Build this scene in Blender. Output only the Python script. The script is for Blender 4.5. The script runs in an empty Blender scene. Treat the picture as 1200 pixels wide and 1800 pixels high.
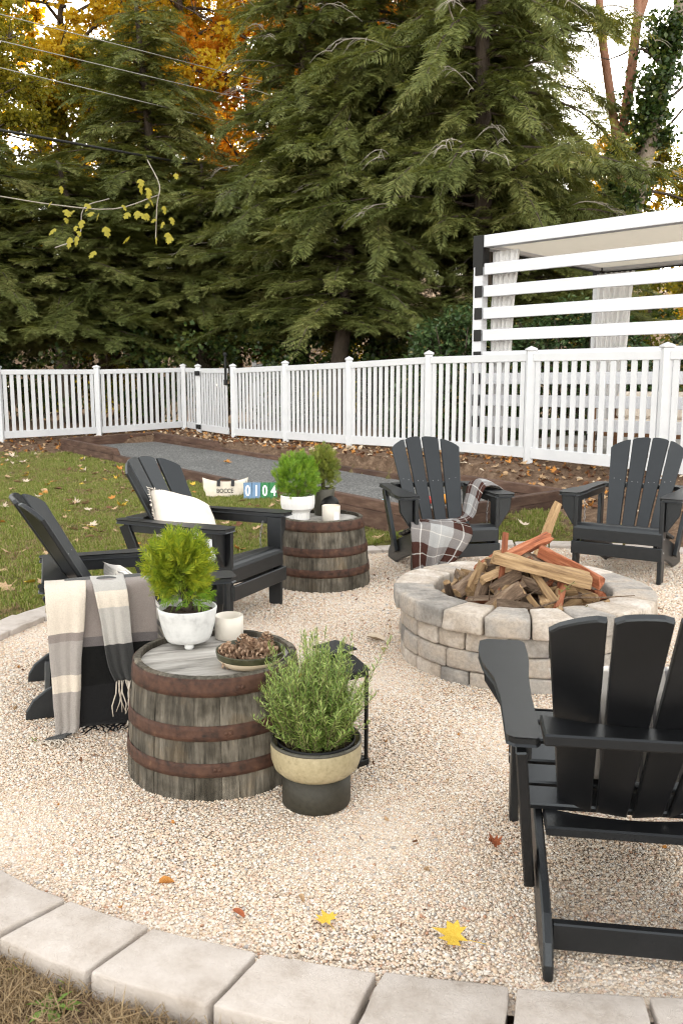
import bpy, bmesh, math, random
import numpy as np
from mathutils import Vector, Matrix, Euler, noise as mnoise

R = math.radians
rnd = random.Random(7)
rng = np.random.default_rng(7)
scene = bpy.context.scene
COL = scene.collection

# ------------------------------------------------------------------ camera, sky, sun, exposure
cam_d = bpy.data.cameras.new('camera')
cam_d.sensor_fit = 'HORIZONTAL'
cam_d.sensor_width = 24.0
cam_d.lens = 30.0
cam_d.clip_start = 0.05
cam_d.clip_end = 2000
cam_d.dof.use_dof = True
cam_d.dof.focus_distance = 4.6
cam_d.dof.aperture_fstop = 9.0
cam = bpy.data.objects.new('camera', cam_d)
COL.objects.link(cam)
cam.location = (0, 0, 1.45)
cam.rotation_euler = (R(90 - 8.64), 0, 0)
scene.camera = cam

SUN_EL, SUN_AZ = 18.0, 7.0          # behind the trees, a little to the right
world = bpy.data.worlds.new('World')
scene.world = world
world.use_nodes = True
wn = world.node_tree
wn.nodes.clear()
w_out = wn.nodes.new('ShaderNodeOutputWorld')
w_bg = wn.nodes.new('ShaderNodeBackground')
w_sky = wn.nodes.new('ShaderNodeTexSky')
w_sky.sky_type = 'NISHITA'
w_sky.sun_disc = False
w_sky.sun_elevation = R(SUN_EL)
w_sky.sun_rotation = R(SUN_AZ)
w_sky.air_density = 1.6
w_sky.dust_density = 0.5
w_sky.ozone_density = 1.0
w_hs = wn.nodes.new('ShaderNodeHueSaturation')
w_hs.inputs['Saturation'].default_value = 0.12
w_bg.inputs['Strength'].default_value = 0.15
wn.links.new(w_sky.outputs[0], w_hs.inputs['Color'])
w_wb = wn.nodes.new('ShaderNodeMix')            # camera white balance: a touch warm
w_wb.data_type = 'RGBA'; w_wb.blend_type = 'MULTIPLY'
w_wb.inputs[0].default_value = 1.0
w_wb.inputs[7].default_value = (1.03, 1.0, 0.945, 1)
wn.links.new(w_hs.outputs[0], w_wb.inputs[6])
wn.links.new(w_wb.outputs[2], w_bg.inputs['Color'])
wn.links.new(w_bg.outputs[0], w_out.inputs[0])

sun_d = bpy.data.lights.new('sun', 'SUN')
sun_d.energy = 3.0
sun_d.angle = R(0.53)
sun_d.color = (1.0, 0.80, 0.56)
sun = bpy.data.objects.new('sun', sun_d)
COL.objects.link(sun)
_sd = Vector((math.sin(R(SUN_AZ)) * math.cos(R(SUN_EL)), math.cos(R(SUN_AZ)) * math.cos(R(SUN_EL)), math.sin(R(SUN_EL))))
sun.rotation_euler = (-_sd).to_track_quat('-Z', 'Y').to_euler()
sun.location = _sd * 60

vs = scene.view_settings
vs.view_transform = 'Standard'
vs.look = 'None'
vs.exposure = 2.32
vs.gamma = 1.0
vs.use_curve_mapping = False
cy = scene.cycles
cy.use_denoising = True
try:
    cy.denoiser = 'OPENIMAGEDENOISE'
    cy.denoising_input_passes = 'RGB_ALBEDO_NORMAL'
    cy.denoising_prefilter = 'FAST'
except Exception:
    pass
cy.max_bounces = 5
cy.use_light_tree = False
cy.diffuse_bounces = 3
cy.glossy_bounces = 3
cy.transmission_bounces = 5
cy.transparent_max_bounces = 8
cy.sample_clamp_indirect = 6.0
cy.pixel_filter_type = 'BLACKMAN_HARRIS'
cy.filter_width = 1.15
cy.use_adaptive_sampling = True
cy.adaptive_threshold = 0.012

# ------------------------------------------------------------------ materials
def _mat(name):
    m = bpy.data.materials.new(name)
    m.use_nodes = True
    nt = m.node_tree
    return m, nt, nt.nodes['Principled BSDF']

def ramp(nt, stops, interp='LINEAR'):
    r = nt.nodes.new('ShaderNodeValToRGB')
    cr = r.color_ramp
    cr.interpolation = interp
    while len(cr.elements) < len(stops):
        cr.elements.new(0.5)
    for e, (p, c) in zip(cr.elements, stops):
        e.position = p
        e.color = (c[0], c[1], c[2], 1)
    return r

def coords(nt, scale=(1, 1, 1), kind='Object'):
    tc = nt.nodes.new('ShaderNodeTexCoord')
    mp = nt.nodes.new('ShaderNodeMapping')
    mp.inputs['Scale'].default_value = scale
    nt.links.new(tc.outputs[kind], mp.inputs[0])
    return mp

def noise(nt, vec, scale, detail=6, rough=0.6, dist=0.0):
    n = nt.nodes.new('ShaderNodeTexNoise')
    n.inputs['Scale'].default_value = scale
    n.inputs['Detail'].default_value = detail
    n.inputs['Roughness'].default_value = rough
    n.inputs['Distortion'].default_value = dist
    if vec is not None:
        nt.links.new(vec.outputs[0], n.inputs['Vector'])
    return n

def add_bump(nt, b, src, strength, distance=0.01):
    bp = nt.nodes.new('ShaderNodeBump')
    bp.inputs['Strength'].default_value = strength
    bp.inputs['Distance'].default_value = distance
    nt.links.new(src, bp.inputs['Height'])
    nt.links.new(bp.outputs[0], b.inputs['Normal'])
    return bp

def mixrgb(nt, fac, a, b, mode='MIX'):
    m = nt.nodes.new('ShaderNodeMix')
    m.data_type = 'RGBA'
    m.blend_type = mode
    for s, v in ((m.inputs[0], fac), (m.inputs[6], a), (m.inputs[7], b)):
        if isinstance(v, (int, float)):
            s.default_value = v
        elif isinstance(v, tuple):
            s.default_value = (v[0], v[1], v[2], 1)
        else:
            nt.links.new(v, s)
    return m.outputs[2]

def noisy(name, stops, scale, rough=0.7, bump=0.3, stretch=(1, 1, 1), detail=8, spec=0.4, bscale=None, bdist=0.004, obj_var=0.0, dist=0.0, metal=0.0):
    m, nt, b = _mat(name)
    mp = coords(nt, stretch)
    n = noise(nt, mp, scale, detail, 0.65, dist)
    r = ramp(nt, stops)
    nt.links.new(n.outputs['Fac'], r.inputs[0])
    col = r.outputs[0]
    if obj_var:
        oi = nt.nodes.new('ShaderNodeObjectInfo')
        mr = nt.nodes.new('ShaderNodeMapRange')
        mr.inputs['To Min'].default_value = 1 - obj_var
        mr.inputs['To Max'].default_value = 1 + obj_var
        nt.links.new(oi.outputs['Random'], mr.inputs[0])
        hs = nt.nodes.new('ShaderNodeHueSaturation')
        nt.links.new(mr.outputs[0], hs.inputs['Value'])
        nt.links.new(col, hs.inputs['Color'])
        col = hs.outputs[0]
    nt.links.new(col, b.inputs['Base Color'])
    b.inputs['Roughness'].default_value = rough
    b.inputs['Specular IOR Level'].default_value = spec
    b.inputs['Metallic'].default_value = metal
    if bump:
        n2 = noise(nt, mp, bscale or scale * 2.5, 8, 0.7)
        add_bump(nt, b, n2.outputs['Fac'], bump, bdist)
    return m

def leafy(name, stops, trans=0.35, rough=0.5, spec=0.3, patch=0.0, tcol=None):
    """foliage: colour differs leaf by leaf (random per island) and in large natural patches"""
    m, nt, b = _mat(name)
    g = nt.nodes.new('ShaderNodeNewGeometry')
    fac = g.outputs['Random Per Island']
    if patch:
        mp = coords(nt)
        n = noise(nt, mp, patch, 3, 0.5)
        ma = nt.nodes.new('ShaderNodeMath'); ma.operation = 'MULTIPLY_ADD'
        nt.links.new(n.outputs['Fac'], ma.inputs[0]); ma.inputs[1].default_value = 1.3; ma.inputs[2].default_value = -0.4
        mb = nt.nodes.new('ShaderNodeMath'); mb.operation = 'MULTIPLY_ADD'
        nt.links.new(fac, mb.inputs[0]); mb.inputs[1].default_value = 0.5
        nt.links.new(ma.outputs[0], mb.inputs[2])
        mb.use_clamp = True
        fac = mb.outputs[0]
    r = ramp(nt, stops)
    nt.links.new(fac, r.inputs[0])
    nt.links.new(r.outputs[0], b.inputs['Base Color'])
    b.inputs['Roughness'].default_value = rough
    b.inputs['Specular IOR Level'].default_value = spec
    tr = nt.nodes.new('ShaderNodeBsdfTranslucent')
    tc = mixrgb(nt, 1.0, r.outputs[0], tcol or (1.0, 0.95, 0.5), 'MULTIPLY')
    nt.links.new(tc, tr.inputs[0])
    ms = nt.nodes.new('ShaderNodeMixShader')
    ms.inputs[0].default_value = trans
    nt.links.new(b.outputs[0], ms.inputs[1])
    nt.links.new(tr.outputs[0], ms.inputs[2])
    nt.links.new(ms.outputs[0], nt.nodes['Material Output'].inputs[0])
    return m

def flat(name, col, rough=0.5, spec=0.5, metal=0.0, **kw):
    m, nt, b = _mat(name)
    b.inputs['Base Color'].default_value = (*col, 1)
    b.inputs['Roughness'].default_value = rough
    b.inputs['Specular IOR Level'].default_value = spec
    b.inputs['Metallic'].default_value = metal
    for k, v in kw.items():
        b.inputs[k.replace('_', ' ')].default_value = v
    return m

M = {}
M['chair'] = noisy('chair_plastic', [(0.3, (0.003, 0.003, 0.0034)), (0.7, (0.0065, 0.0065, 0.0075))], 9, 0.42, 0.25, spec=0.6, bscale=420, bdist=0.0006)
M['chair'].node_tree.nodes['Principled BSDF'].inputs['Specular Tint'].default_value = (0.86, 0.93, 1.0, 1)
M['white'] = noisy('white_vinyl', [(0.3, (0.54, 0.55, 0.575)), (0.7, (0.62, 0.625, 0.645))], 3, 0.42, 0.05)
M['pergola_white'] = noisy('white_painted_timber', [(0.3, (0.54, 0.55, 0.585)), (0.7, (0.64, 0.645, 0.67))], 2.2, 0.55, 0.25, stretch=(1, 1, 14), bdist=0.002)
M['black_metal'] = flat('black_metal', (0.005, 0.005, 0.0055), 0.5, 0.3)
M['steel'] = flat('steel', (0.36, 0.36, 0.37), 0.4, metal=1.0)
M['soil'] = noisy('potting_soil', [(0.3, (0.018, 0.011, 0.008)), (0.55, (0.06, 0.035, 0.022)), (0.8, (0.16, 0.10, 0.06))], 90, 0.95, 1.0, bdist=0.01)
M['stone'] = noisy('paver_stone', [(0.25, (0.34, 0.285, 0.24)), (0.45, (0.47, 0.415, 0.372)), (0.62, (0.53, 0.475, 0.435)), (0.78, (0.60, 0.555, 0.52))], 9, 0.9, 0.9, bscale=90, bdist=0.006, obj_var=0.10)
M['timber'] = noisy('stained_timber', [(0.25, (0.036, 0.019, 0.013)), (0.5, (0.088, 0.048, 0.033)), (0.8, (0.19, 0.125, 0.088))], 3.5, 0.85, 0.6, stretch=(1, 1, 5), bscale=24, bdist=0.006, obj_var=0.2)
M['rust'] = noisy('rusty_hoop', [(0.32, (0.020, 0.013, 0.010)), (0.48, (0.062, 0.029, 0.019)), (0.62, (0.090, 0.043, 0.027)), (0.75, (0.19, 0.10, 0.062))], 24, 0.75, 0.5, bscale=120, bdist=0.002, metal=0.15)
M['bark'] = noisy('bark', [(0.3, (0.035, 0.026, 0.02)), (0.7, (0.11, 0.085, 0.065))], 5, 0.95, 1.0, stretch=(1, 1, .25), bdist=0.03)
M['bark_pale'] = noisy('pale_bark', [(0.3, (0.16, 0.13, 0.10)), (0.7, (0.30, 0.25, 0.20))], 3, 0.95, .8, stretch=(1, 1, .3), bdist=0.03)
M['bark_red'] = noisy('reddish_bark', [(0.3, (0.20, 0.09, 0.055)), (0.7, (0.34, 0.18, 0.12))], 3, 0.95, .8, stretch=(1, 1, .3), bdist=0.03)
M['dead_twig'] = noisy('dead_twig', [(0.3, (0.22, 0.195, 0.165)), (0.7, (0.42, 0.38, 0.33))], 6, 0.9, 0)
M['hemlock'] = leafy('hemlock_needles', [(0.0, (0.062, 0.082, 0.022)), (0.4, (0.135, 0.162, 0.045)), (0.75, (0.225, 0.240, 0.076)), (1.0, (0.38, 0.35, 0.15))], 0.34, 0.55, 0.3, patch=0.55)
M['hemlock_shade'] = leafy('hemlock_shade_needles', [(0.0, (0.046, 0.062, 0.017)), (0.5, (0.105, 0.125, 0.034)), (1.0, (0.25, 0.22, 0.065))], 0.32, 0.55, 0.3, patch=0.5)  # darker copy of the hemlock colour: second-row shade painted into the needles
M['autumn_yellow'] = leafy('yellow_autumn_leaf', [(0.0, (0.34, 0.24, 0.02)), (0.5, (0.60, 0.43, 0.03)), (1.0, (0.72, 0.58, 0.10))], 0.6, 0.6, 0.2, patch=0.4, tcol=(1, .85, .35))
M['autumn_orange'] = leafy('orange_autumn_leaf', [(0.0, (0.36, 0.13, 0.015)), (0.5, (0.56, 0.26, 0.02)), (1.0, (0.66, 0.42, 0.05))], 0.6, 0.6, 0.2, patch=0.4, tcol=(1, .75, .3))
M['autumn_green'] = leafy('turning_green_leaf', [(0.0, (0.10, 0.115, 0.02)), (0.5, (0.24, 0.22, 0.025)), (1.0, (0.46, 0.36, 0.04))], 0.5, 0.55, 0.25, patch=0.4)
M['autumn_brown'] = leafy('brown_autumn_leaf', [(0.0, (0.14, 0.07, 0.03)), (0.5, (0.30, 0.16, 0.05)), (1.0, (0.45, 0.30, 0.08))], 0.45, 0.6, 0.2, patch=0.6)
M['ivy'] = leafy('ivy_leaf', [(0.0, (0.020, 0.042, 0.012)), (0.6, (0.045, 0.085, 0.02)), (1.0, (0.12, 0.15, 0.03))], 0.25, 0.4, 0.5)
M['laurel'] = leafy('laurel_leaf', [(0.0, (0.030, 0.062, 0.022)), (0.6, (0.070, 0.125, 0.042)), (0.93, (0.115, 0.17, 0.065)), (1.0, (0.36, 0.25, 0.08))], 0.15, 0.32, 0.6)
M['thuja'] = leafy('golden_cypress_spray', [(0.0, (0.07, 0.13, 0.012)), (0.4, (0.18, 0.26, 0.02)), (0.75, (0.36, 0.40, 0.03)), (1.0, (0.55, 0.50, 0.05))], 0.3, 0.5, 0.3, patch=9)
M['thuja_green'] = leafy('green_cypress_spray', [(0.0, (0.06, 0.14, 0.015)), (0.5, (0.15, 0.28, 0.025)), (1.0, (0.32, 0.44, 0.05))], 0.3, 0.5, 0.3, patch=9)
M['spruce'] = leafy('dull_green_shrub_leaf', [(0.0, (0.08, 0.115, 0.02)), (0.5, (0.18, 0.22, 0.04)), (1.0, (0.32, 0.32, 0.07))], 0.25, 0.5, 0.3, patch=12)
M['rosemary'] = leafy('rosemary_needle', [(0.0, (0.10, 0.18, 0.035)), (0.5, (0.24, 0.35, 0.075)), (1.0, (0.48, 0.55, 0.20))], 0.22, 0.45, 0.4)
M['stem'] = noisy('green_brown_stem', [(0.3, (0.10, 0.09, 0.04)), (0.7, (0.20, 0.17, 0.08))], 30, 0.8, 0)
M['weed'] = leafy('weed_leaf', [(0, (0.10, 0.20, 0.03)), (1, (0.22, 0.34, 0.06))], 0.3)
M['vine_leaf'] = leafy('yellow_vine_leaf', [(0.0, (0.26, 0.25, 0.04)), (0.6, (0.42, 0.37, 0.06)), (1.0, (0.52, 0.47, 0.20))], 0.4, 0.6, 0.2)
M['grass'] = leafy('grass_blade', [(0.0, (0.075, 0.135, 0.015)), (0.5, (0.150, 0.215, 0.030)), (0.82, (0.26, 0.285, 0.07)), (1.0, (0.44, 0.37, 0.20))], 0.3, 0.6, 0.25, patch=0)
M['straw'] = leafy('dry_grass_blade', [(0.0, (0.11, 0.068, 0.038)), (0.5, (0.24, 0.160, 0.092)), (0.96, (0.38, 0.285, 0.175)), (1.0, (0.14, 0.17, 0.04))], 0.2, 0.8, 0.15)
M['concrete_white'] = noisy('white_concrete', [(0.3, (0.38, 0.38, 0.38)), (0.45, (0.54, 0.54, 0.535)), (0.62, (0.62, 0.62, 0.615)), (0.8, (0.66, 0.66, 0.65))], 16, 0.8, 0.4, bscale=90, bdist=0.002)
M['ceramic_white'] = flat('white_glaze', (0.74, 0.73, 0.72), 0.35)
M['ceramic_dark'] = noisy('dark_glaze', [(0.3, (0.045, 0.042, 0.032)), (0.7, (0.075, 0.07, 0.055))], 40, 0.45, 0.1)
M['ceramic_cream'] = flat('cream_ceramic', (0.60, 0.50, 0.36), 0.5)
M['ceramic_green'] = noisy('dark_green_glaze', [(0.3, (0.025, 0.026, 0.012)), (0.7, (0.06, 0.058, 0.03))], 30, 0.3, 0)
M['planter_top'] = noisy('speckled_beige_glaze', [(0.28, (0.17, 0.135, 0.075)), (0.42, (0.31, 0.26, 0.155)), (0.7, (0.40, 0.34, 0.215))], 55, 0.4, 0.1, spec=0.5)
M['planter_base'] = noisy('dark_olive_clay', [(0.3, (0.020, 0.018, 0.012)), (0.7, (0.038, 0.034, 0.024))], 60, 0.6, 0.2, bdist=0.001)
M['wax'] = flat('candle_wax', (0.78, 0.70, 0.58), 0.5, Subsurface_Weight=0.3)
M['label_paper'] = flat('paper_label', (0.75, 0.75, 0.78), 0.7)
M['canvas'] = noisy('cream_canvas', [(0.3, (0.60, 0.53, 0.43)), (0.7, (0.72, 0.66, 0.57))], 14, 0.9, 0.4, bscale=200, bdist=0.002)
M['pillow'] = noisy('cream_pillow_fabric', [(0.3, (0.70, 0.62, 0.53)), (0.7, (0.80, 0.74, 0.67))], 20, 0.95, 0.5, bscale=260, bdist=0.002)
M['print_black'] = flat('black_print', (0.015, 0.015, 0.016), 0.7)
M['print_white'] = flat('white_print', (0.82, 0.82, 0.84), 0.6)
M['card_blue'] = noisy('blue_card', [(0.3, (0.12, 0.22, 0.36)), (0.7, (0.17, 0.28, 0.43))], 12, 0.6, 0)
M['card_green'] = noisy('green_card', [(0.3, (0.02, 0.15, 0.05)), (0.7, (0.035, 0.21, 0.07))], 12, 0.6, 0)
M['ash'] = noisy('ash_bed', [(0.3, (0.02, 0.018, 0.016)), (0.7, (0.10, 0.085, 0.07))], 20, 0.95, 1, bdist=0.02)
M['concrete'] = noisy('grey_patio_concrete', [(0.3, (0.26, 0.25, 0.235)), (0.7, (0.38, 0.365, 0.345))], 3, 0.9, 0.3)
M['teak'] = noisy('outdoor_teak', [(0.3, (0.12, 0.055, 0.025)), (0.7, (0.24, 0.12, 0.055))], 5, 0.7, 0.2, stretch=(1, 6, 6))
M['cable'] = flat('black_cable', (0.02, 0.02, 0.02), 0.6)
M['cable_grey'] = flat('grey_cable', (0.36, 0.35, 0.33), 0.6)

def glass_mat():
    m, nt, b = _mat('frosted_jar_glass')
    b.inputs['Base Color'].default_value = (0.90, 0.84, 0.75, 1)
    b.inputs['Transmission Weight'].default_value = 0.35
    b.inputs['Roughness'].default_value = 0.3
    return m
M['jar_glass'] = glass_mat()
def pane_mat():
    m, nt, b = _mat('clear_pane')
    b.inputs['Base Color'].default_value = (1, 1, 1, 1)
    b.inputs['Transmission Weight'].default_value = 1.0
    b.inputs['Roughness'].default_value = 0.02
    b.inputs['IOR'].default_value = 1.1
    return m
M['pane'] = pane_mat()
def flame_mat():
    m, nt, b = _mat('candle_flame')
    b.inputs['Emission Color'].default_value = (1.0, 0.62, 0.25, 1)
    b.inputs['Emission Strength'].default_value = 6.0
    b.inputs['Base Color'].default_value = (1, .7, .4, 1)
    return m
M['flame'] = flame_mat()
def curtain_mat():
    m, nt, b = _mat('sheer_white_curtain')
    b.inputs['Base Color'].default_value = (0.88, 0.88, 0.89, 1)
    b.inputs['Roughness'].default_value = 0.9
    tr = nt.nodes.new('ShaderNodeBsdfTranslucent'); tr.inputs[0].default_value = (0.92, 0.91, 0.90, 1)
    ms = nt.nodes.new('ShaderNodeMixShader'); ms.inputs[0].default_value = 0.5
    nt.links.new(b.outputs[0], ms.inputs[1]); nt.links.new(tr.outputs[0], ms.inputs[2])
    nt.links.new(ms.outputs[0], nt.nodes['Material Output'].inputs[0])
    return m
M['curtain'] = curtain_mat()
def translucent_ceiling():  # cream pergola ceiling; translucency added to brighten its underside
    m = curtain_mat(); m.name = 'cream_translucent_ceiling'
    b = m.node_tree.nodes['Principled BSDF']; b.inputs['Base Color'].default_value = (.88, .84, .78, 1)
    t = [n for n in m.node_tree.nodes if n.type == 'BSDF_TRANSLUCENT'][0]; t.inputs[0].default_value = (.92, .88, .81, 1)
    return m
M['ceiling'] = translucent_ceiling()

def wood_stave():
    m, nt, b = _mat('weathered_oak')
    mp = coords(nt, (1, 1, 0.09))
    oi = nt.nodes.new('ShaderNodeObjectInfo')
    ad = nt.nodes.new('ShaderNodeVectorMath'); ad.operation = 'ADD'
    nt.links.new(mp.outputs[0], ad.inputs[0])
    sc = nt.nodes.new('ShaderNodeMath'); sc.operation = 'MULTIPLY'; sc.inputs[1].default_value = 37.0
    nt.links.new(oi.outputs['Random'], sc.inputs[0])
    cx = nt.nodes.new('ShaderNodeCombineXYZ')
    nt.links.new(sc.outputs[0], cx.inputs[0]); nt.links.new(sc.outputs[0], cx.inputs[2])
    nt.links.new(cx.outputs[0], ad.inputs[1])
    n = noise(nt, ad, 55, 9, 0.72)
    r = ramp(nt, [(0.28, (0.030, 0.027, 0.022)), (0.5, (0.115, 0.105, 0.09)), (0.75, (0.24, 0.22, 0.19))])
    nt.links.new(n.outputs['Fac'], r.inputs[0])
    # big blotches: darker weathered and browner patches
    mp2 = coords(nt)
    n2 = noise(nt, mp2, 6, 4, 0.6)
    r2 = ramp(nt, [(0.35, (0.42, 0.40, 0.36)), (0.55, (1, 0.97, 0.92)), (0.72, (1.15, 0.98, 0.78))])
    nt.links.new(n2.outputs['Fac'], r2.inputs[0])
    c1 = mixrgb(nt, 1.0, r.outputs[0], r2.outputs[0], 'MULTIPLY')
    mr = nt.nodes.new('ShaderNodeMapRange'); mr.inputs['To Min'].default_value = 0.62; mr.inputs['To Max'].default_value = 1.35
    nt.links.new(oi.outputs['Random'], mr.inputs[0])
    hs = nt.nodes.new('ShaderNodeHueSaturation')
    nt.links.new(mr.outputs[0], hs.inputs['Value']); nt.links.new(c1, hs.inputs['Color'])
    nt.links.new(hs.outputs[0], b.inputs['Base Color'])
    b.inputs['Roughness'].default_value = 0.9
    b.inputs['Specular IOR Level'].default_value = 0.2
    add_bump(nt, b, n.outputs['Fac'], 0.6, 0.006)
    return m
M['stave'] = wood_stave()
M['head'] = noisy('bleached_barrel_head', [(0.3, (0.11, 0.10, 0.09)), (0.48, (0.33, 0.31, 0.285)), (0.75, (0.52, 0.50, 0.475))], 22, 0.85, 0.5, stretch=(0.12, 1, 1), bdist=0.003, obj_var=0.12, dist=0.6)
M['wood_pale'] = noisy('split_wood_pale', [(0.3, (0.13, 0.075, 0.036)), (0.5, (0.29, 0.185, 0.095)), (0.72, (0.46, 0.32, 0.18))], 9, 0.85, 0.7, stretch=(6, 6, .5), bdist=0.008, obj_var=0.2)
M['wood_red'] = noisy('split_wood_red', [(0.3, (0.12, 0.035, 0.018)), (0.5, (0.30, 0.095, 0.042)), (0.7, (0.46, 0.20, 0.11))], 9, 0.85, 0.7, stretch=(6, 6, .5), bdist=0.008, obj_var=0.2)
M['log_bark'] = noisy('log_bark', [(0.3, (0.06, 0.038, 0.025)), (0.55, (0.17, 0.115, 0.078)), (0.75, (0.34, 0.26, 0.19))], 14, 0.95, 1.0, stretch=(3, 3, .6), bdist=0.015, obj_var=0.25)
M['pinecone'] = noisy('pine_cone_scale', [(0.3, (0.07, 0.04, 0.025)), (0.5, (0.22, 0.13, 0.08)), (0.68, (0.52, 0.38, 0.26))], 60, 0.8, 0)

def pit_stone():
    m, nt, b = _mat('tumbled_wall_block')
    mp = coords(nt)
    oi = nt.nodes.new('ShaderNodeObjectInfo')
    n = noise(nt, mp, 7, 7, 0.6)
    ma = nt.nodes.new('ShaderNodeMath'); ma.operation = 'MULTIPLY_ADD'
    nt.links.new(oi.outputs['Random'], ma.inputs[0]); ma.inputs[1].default_value = 0.42; ma.inputs[2].default_value = -0.21
    mb = nt.nodes.new('ShaderNodeMath'); mb.operation = 'ADD'
    nt.links.new(n.outputs['Fac'], mb.inputs[0]); nt.links.new(ma.outputs[0], mb.inputs[1])
    r = ramp(nt, [(0.22, (0.23, 0.215, 0.20)), (0.42, (0.38, 0.35, 0.32)), (0.6, (0.46, 0.395, 0.33)), (0.8, (0.60, 0.55, 0.50))])
    nt.links.new(mb.outputs[0], r.inputs[0])
    n3 = noise(nt, mp, 60, 4, 0.7)
    r3 = ramp(nt, [(0.3, (0.72, 0.70, 0.68)), (0.6, (1, 1, 1))])
    nt.links.new(n3.outputs['Fac'], r3.inputs[0])
    nt.links.new(mixrgb(nt, 1.0, r.outputs[0], r3.outputs[0], 'MULTIPLY'), b.inputs['Base Color'])
    b.inputs['Roughness'].default_value = 0.92
    b.inputs['Specular IOR Level'].default_value = 0.2
    n2 = noise(nt, mp, 90, 8, 0.75)
    add_bump(nt, b, n2.outputs['Fac'], 0.7, 0.004)
    return m
M['block'] = pit_stone()

def pebble_mat():
    m, nt, b = _mat('cream_pebble')
    oi = nt.nodes.new('ShaderNodeObjectInfo')
    r = ramp(nt, [(0.0, (0.765, 0.670, 0.559)), (0.18, (0.693, 0.531, 0.392)), (0.34, (0.747, 0.618, 0.488)), (0.50, (0.783, 0.722, 0.660)),
                  (0.66, (0.684, 0.522, 0.426)), (0.78, (0.765, 0.696, 0.614)), (0.92, (0.558, 0.452, 0.351)), (0.965, (0.414, 0.392, 0.384)), (0.985, (0.468, 0.261, 0.167)), (1.0, (0.162, 0.131, 0.117))], 'CONSTANT')
    nt.links.new(oi.outputs['Random'], r.inputs[0])
    mp = coords(nt)
    n = noise(nt, mp, 2.0, 3, 0.6)
    r2 = ramp(nt, [(0.3, (0.82, 0.80, 0.77)), (0.7, (1.0, 1.0, 1.0))])
    nt.links.new(n.outputs['Fac'], r2.inputs[0])
    nt.links.new(mixrgb(nt, 1.0, r.outputs[0], r2.outputs[0], 'MULTIPLY'), b.inputs['Base Color'])
    b.inputs['Roughness'].default_value = 0.6
    b.inputs['Specular IOR Level'].default_value = 0.35
    return m
M['pebble'] = pebble_mat()
def gravel_base():
    m, nt, b = _mat('cream_gravel_bed')
    mp = coords(nt)
    v = nt.nodes.new('ShaderNodeTexVoronoi'); v.inputs['Scale'].default_value = 95
    nt.links.new(mp.outputs[0], v.inputs['Vector'])
    sep = nt.nodes.new('ShaderNodeSeparateColor')
    nt.links.new(v.outputs['Color'], sep.inputs[0])
    r = ramp(nt, [(0.0, (0.74, 0.63, 0.52)), (0.3, (0.67, 0.53, 0.41)), (0.55, (0.77, 0.69, 0.61)), (0.8, (0.66, 0.54, 0.44)), (0.95, (0.46, 0.40, 0.35))])
    nt.links.new(sep.outputs[0], r.inputs[0])
    nt.links.new(r.outputs[0], b.inputs['Base Color'])
    b.inputs['Roughness'].default_value = 0.9
    add_bump(nt, b, v.outputs['Distance'], 1.0, -0.01)
    return m
M['gravel_bed'] = gravel_base()
def court_mat():
    m, nt, b = _mat('grey_stone_dust')
    mp = coords(nt)
    n = noise(nt, mp, 30, 6, 0.9)
    n1 = noise(nt, mp, 1.4, 4, 0.6)
    r = ramp(nt, [(0.34, (0.035, 0.035, 0.034)), (0.5, (0.140, 0.139, 0.136)), (0.66, (0.42, 0.415, 0.405))])
    nt.links.new(n.outputs['Fac'], r.inputs[0])
    r1 = ramp(nt, [(0.3, (0.80, 0.80, 0.80)), (0.7, (1.1, 1.1, 1.1))])
    nt.links.new(n1.outputs['Fac'], r1.inputs[0])
    nt.links.new(mixrgb(nt, 1.0, r.outputs[0], r1.outputs[0], 'MULTIPLY'), b.inputs['Base Color'])
    b.inputs['Roughness'].default_value = 0.95
    add_bump(nt, b, n.outputs['Fac'], 1.0, 0.012)
    return m
M['court'] = court_mat()
def ground_mat():
    m, nt, b = _mat('soil_and_turf')
    at = nt.nodes.new('ShaderNodeAttribute'); at.attribute_name = 'turf'
    mp = coords(nt)
    n = noise(nt, mp, 14, 9, 0.75)
    n2 = noise(nt, mp, 1.1, 4, 0.6)
    rs = ramp(nt, [(0.3, (0.075, 0.046, 0.031)), (0.5, (0.165, 0.108, 0.072)), (0.72, (0.32, 0.23, 0.165))])
    nt.links.new(n.outputs['Fac'], rs.inputs[0])
    rt = ramp(nt, [(0.3, (0.07, 0.075, 0.018)), (0.55, (0.14, 0.13, 0.045)), (0.75, (0.24, 0.19, 0.10))])
    nt.links.new(n.outputs['Fac'], rt.inputs[0])
    ma = nt.nodes.new('ShaderNodeMath'); ma.operation = 'MULTIPLY_ADD'
    nt.links.new(n2.outputs['Fac'], ma.inputs[0]); ma.inputs[1].default_value = -1.2
    ma.use_clamp = True
    mb = nt.nodes.new('ShaderNodeMath'); mb.operation = 'MULTIPLY_ADD'; mb.inputs[1].default_value = 1.6; mb.inputs[2].default_value = 0.1
    nt.links.new(at.outputs['Fac'], mb.inputs[0]); nt.links.new(mb.outputs[0], ma.inputs[2])
    nt.links.new(mixrgb(nt, ma.outputs[0], rs.outputs[0], rt.outputs[0]), b.inputs['Base Color'])
    b.inputs['Roughness'].default_value = 1.0
    b.inputs['Specular IOR Level'].default_value = 0.1
    add_bump(nt, b, n.outputs['Fac'], 1.0, 0.03)
    return m
M['ground'] = ground_mat()

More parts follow.
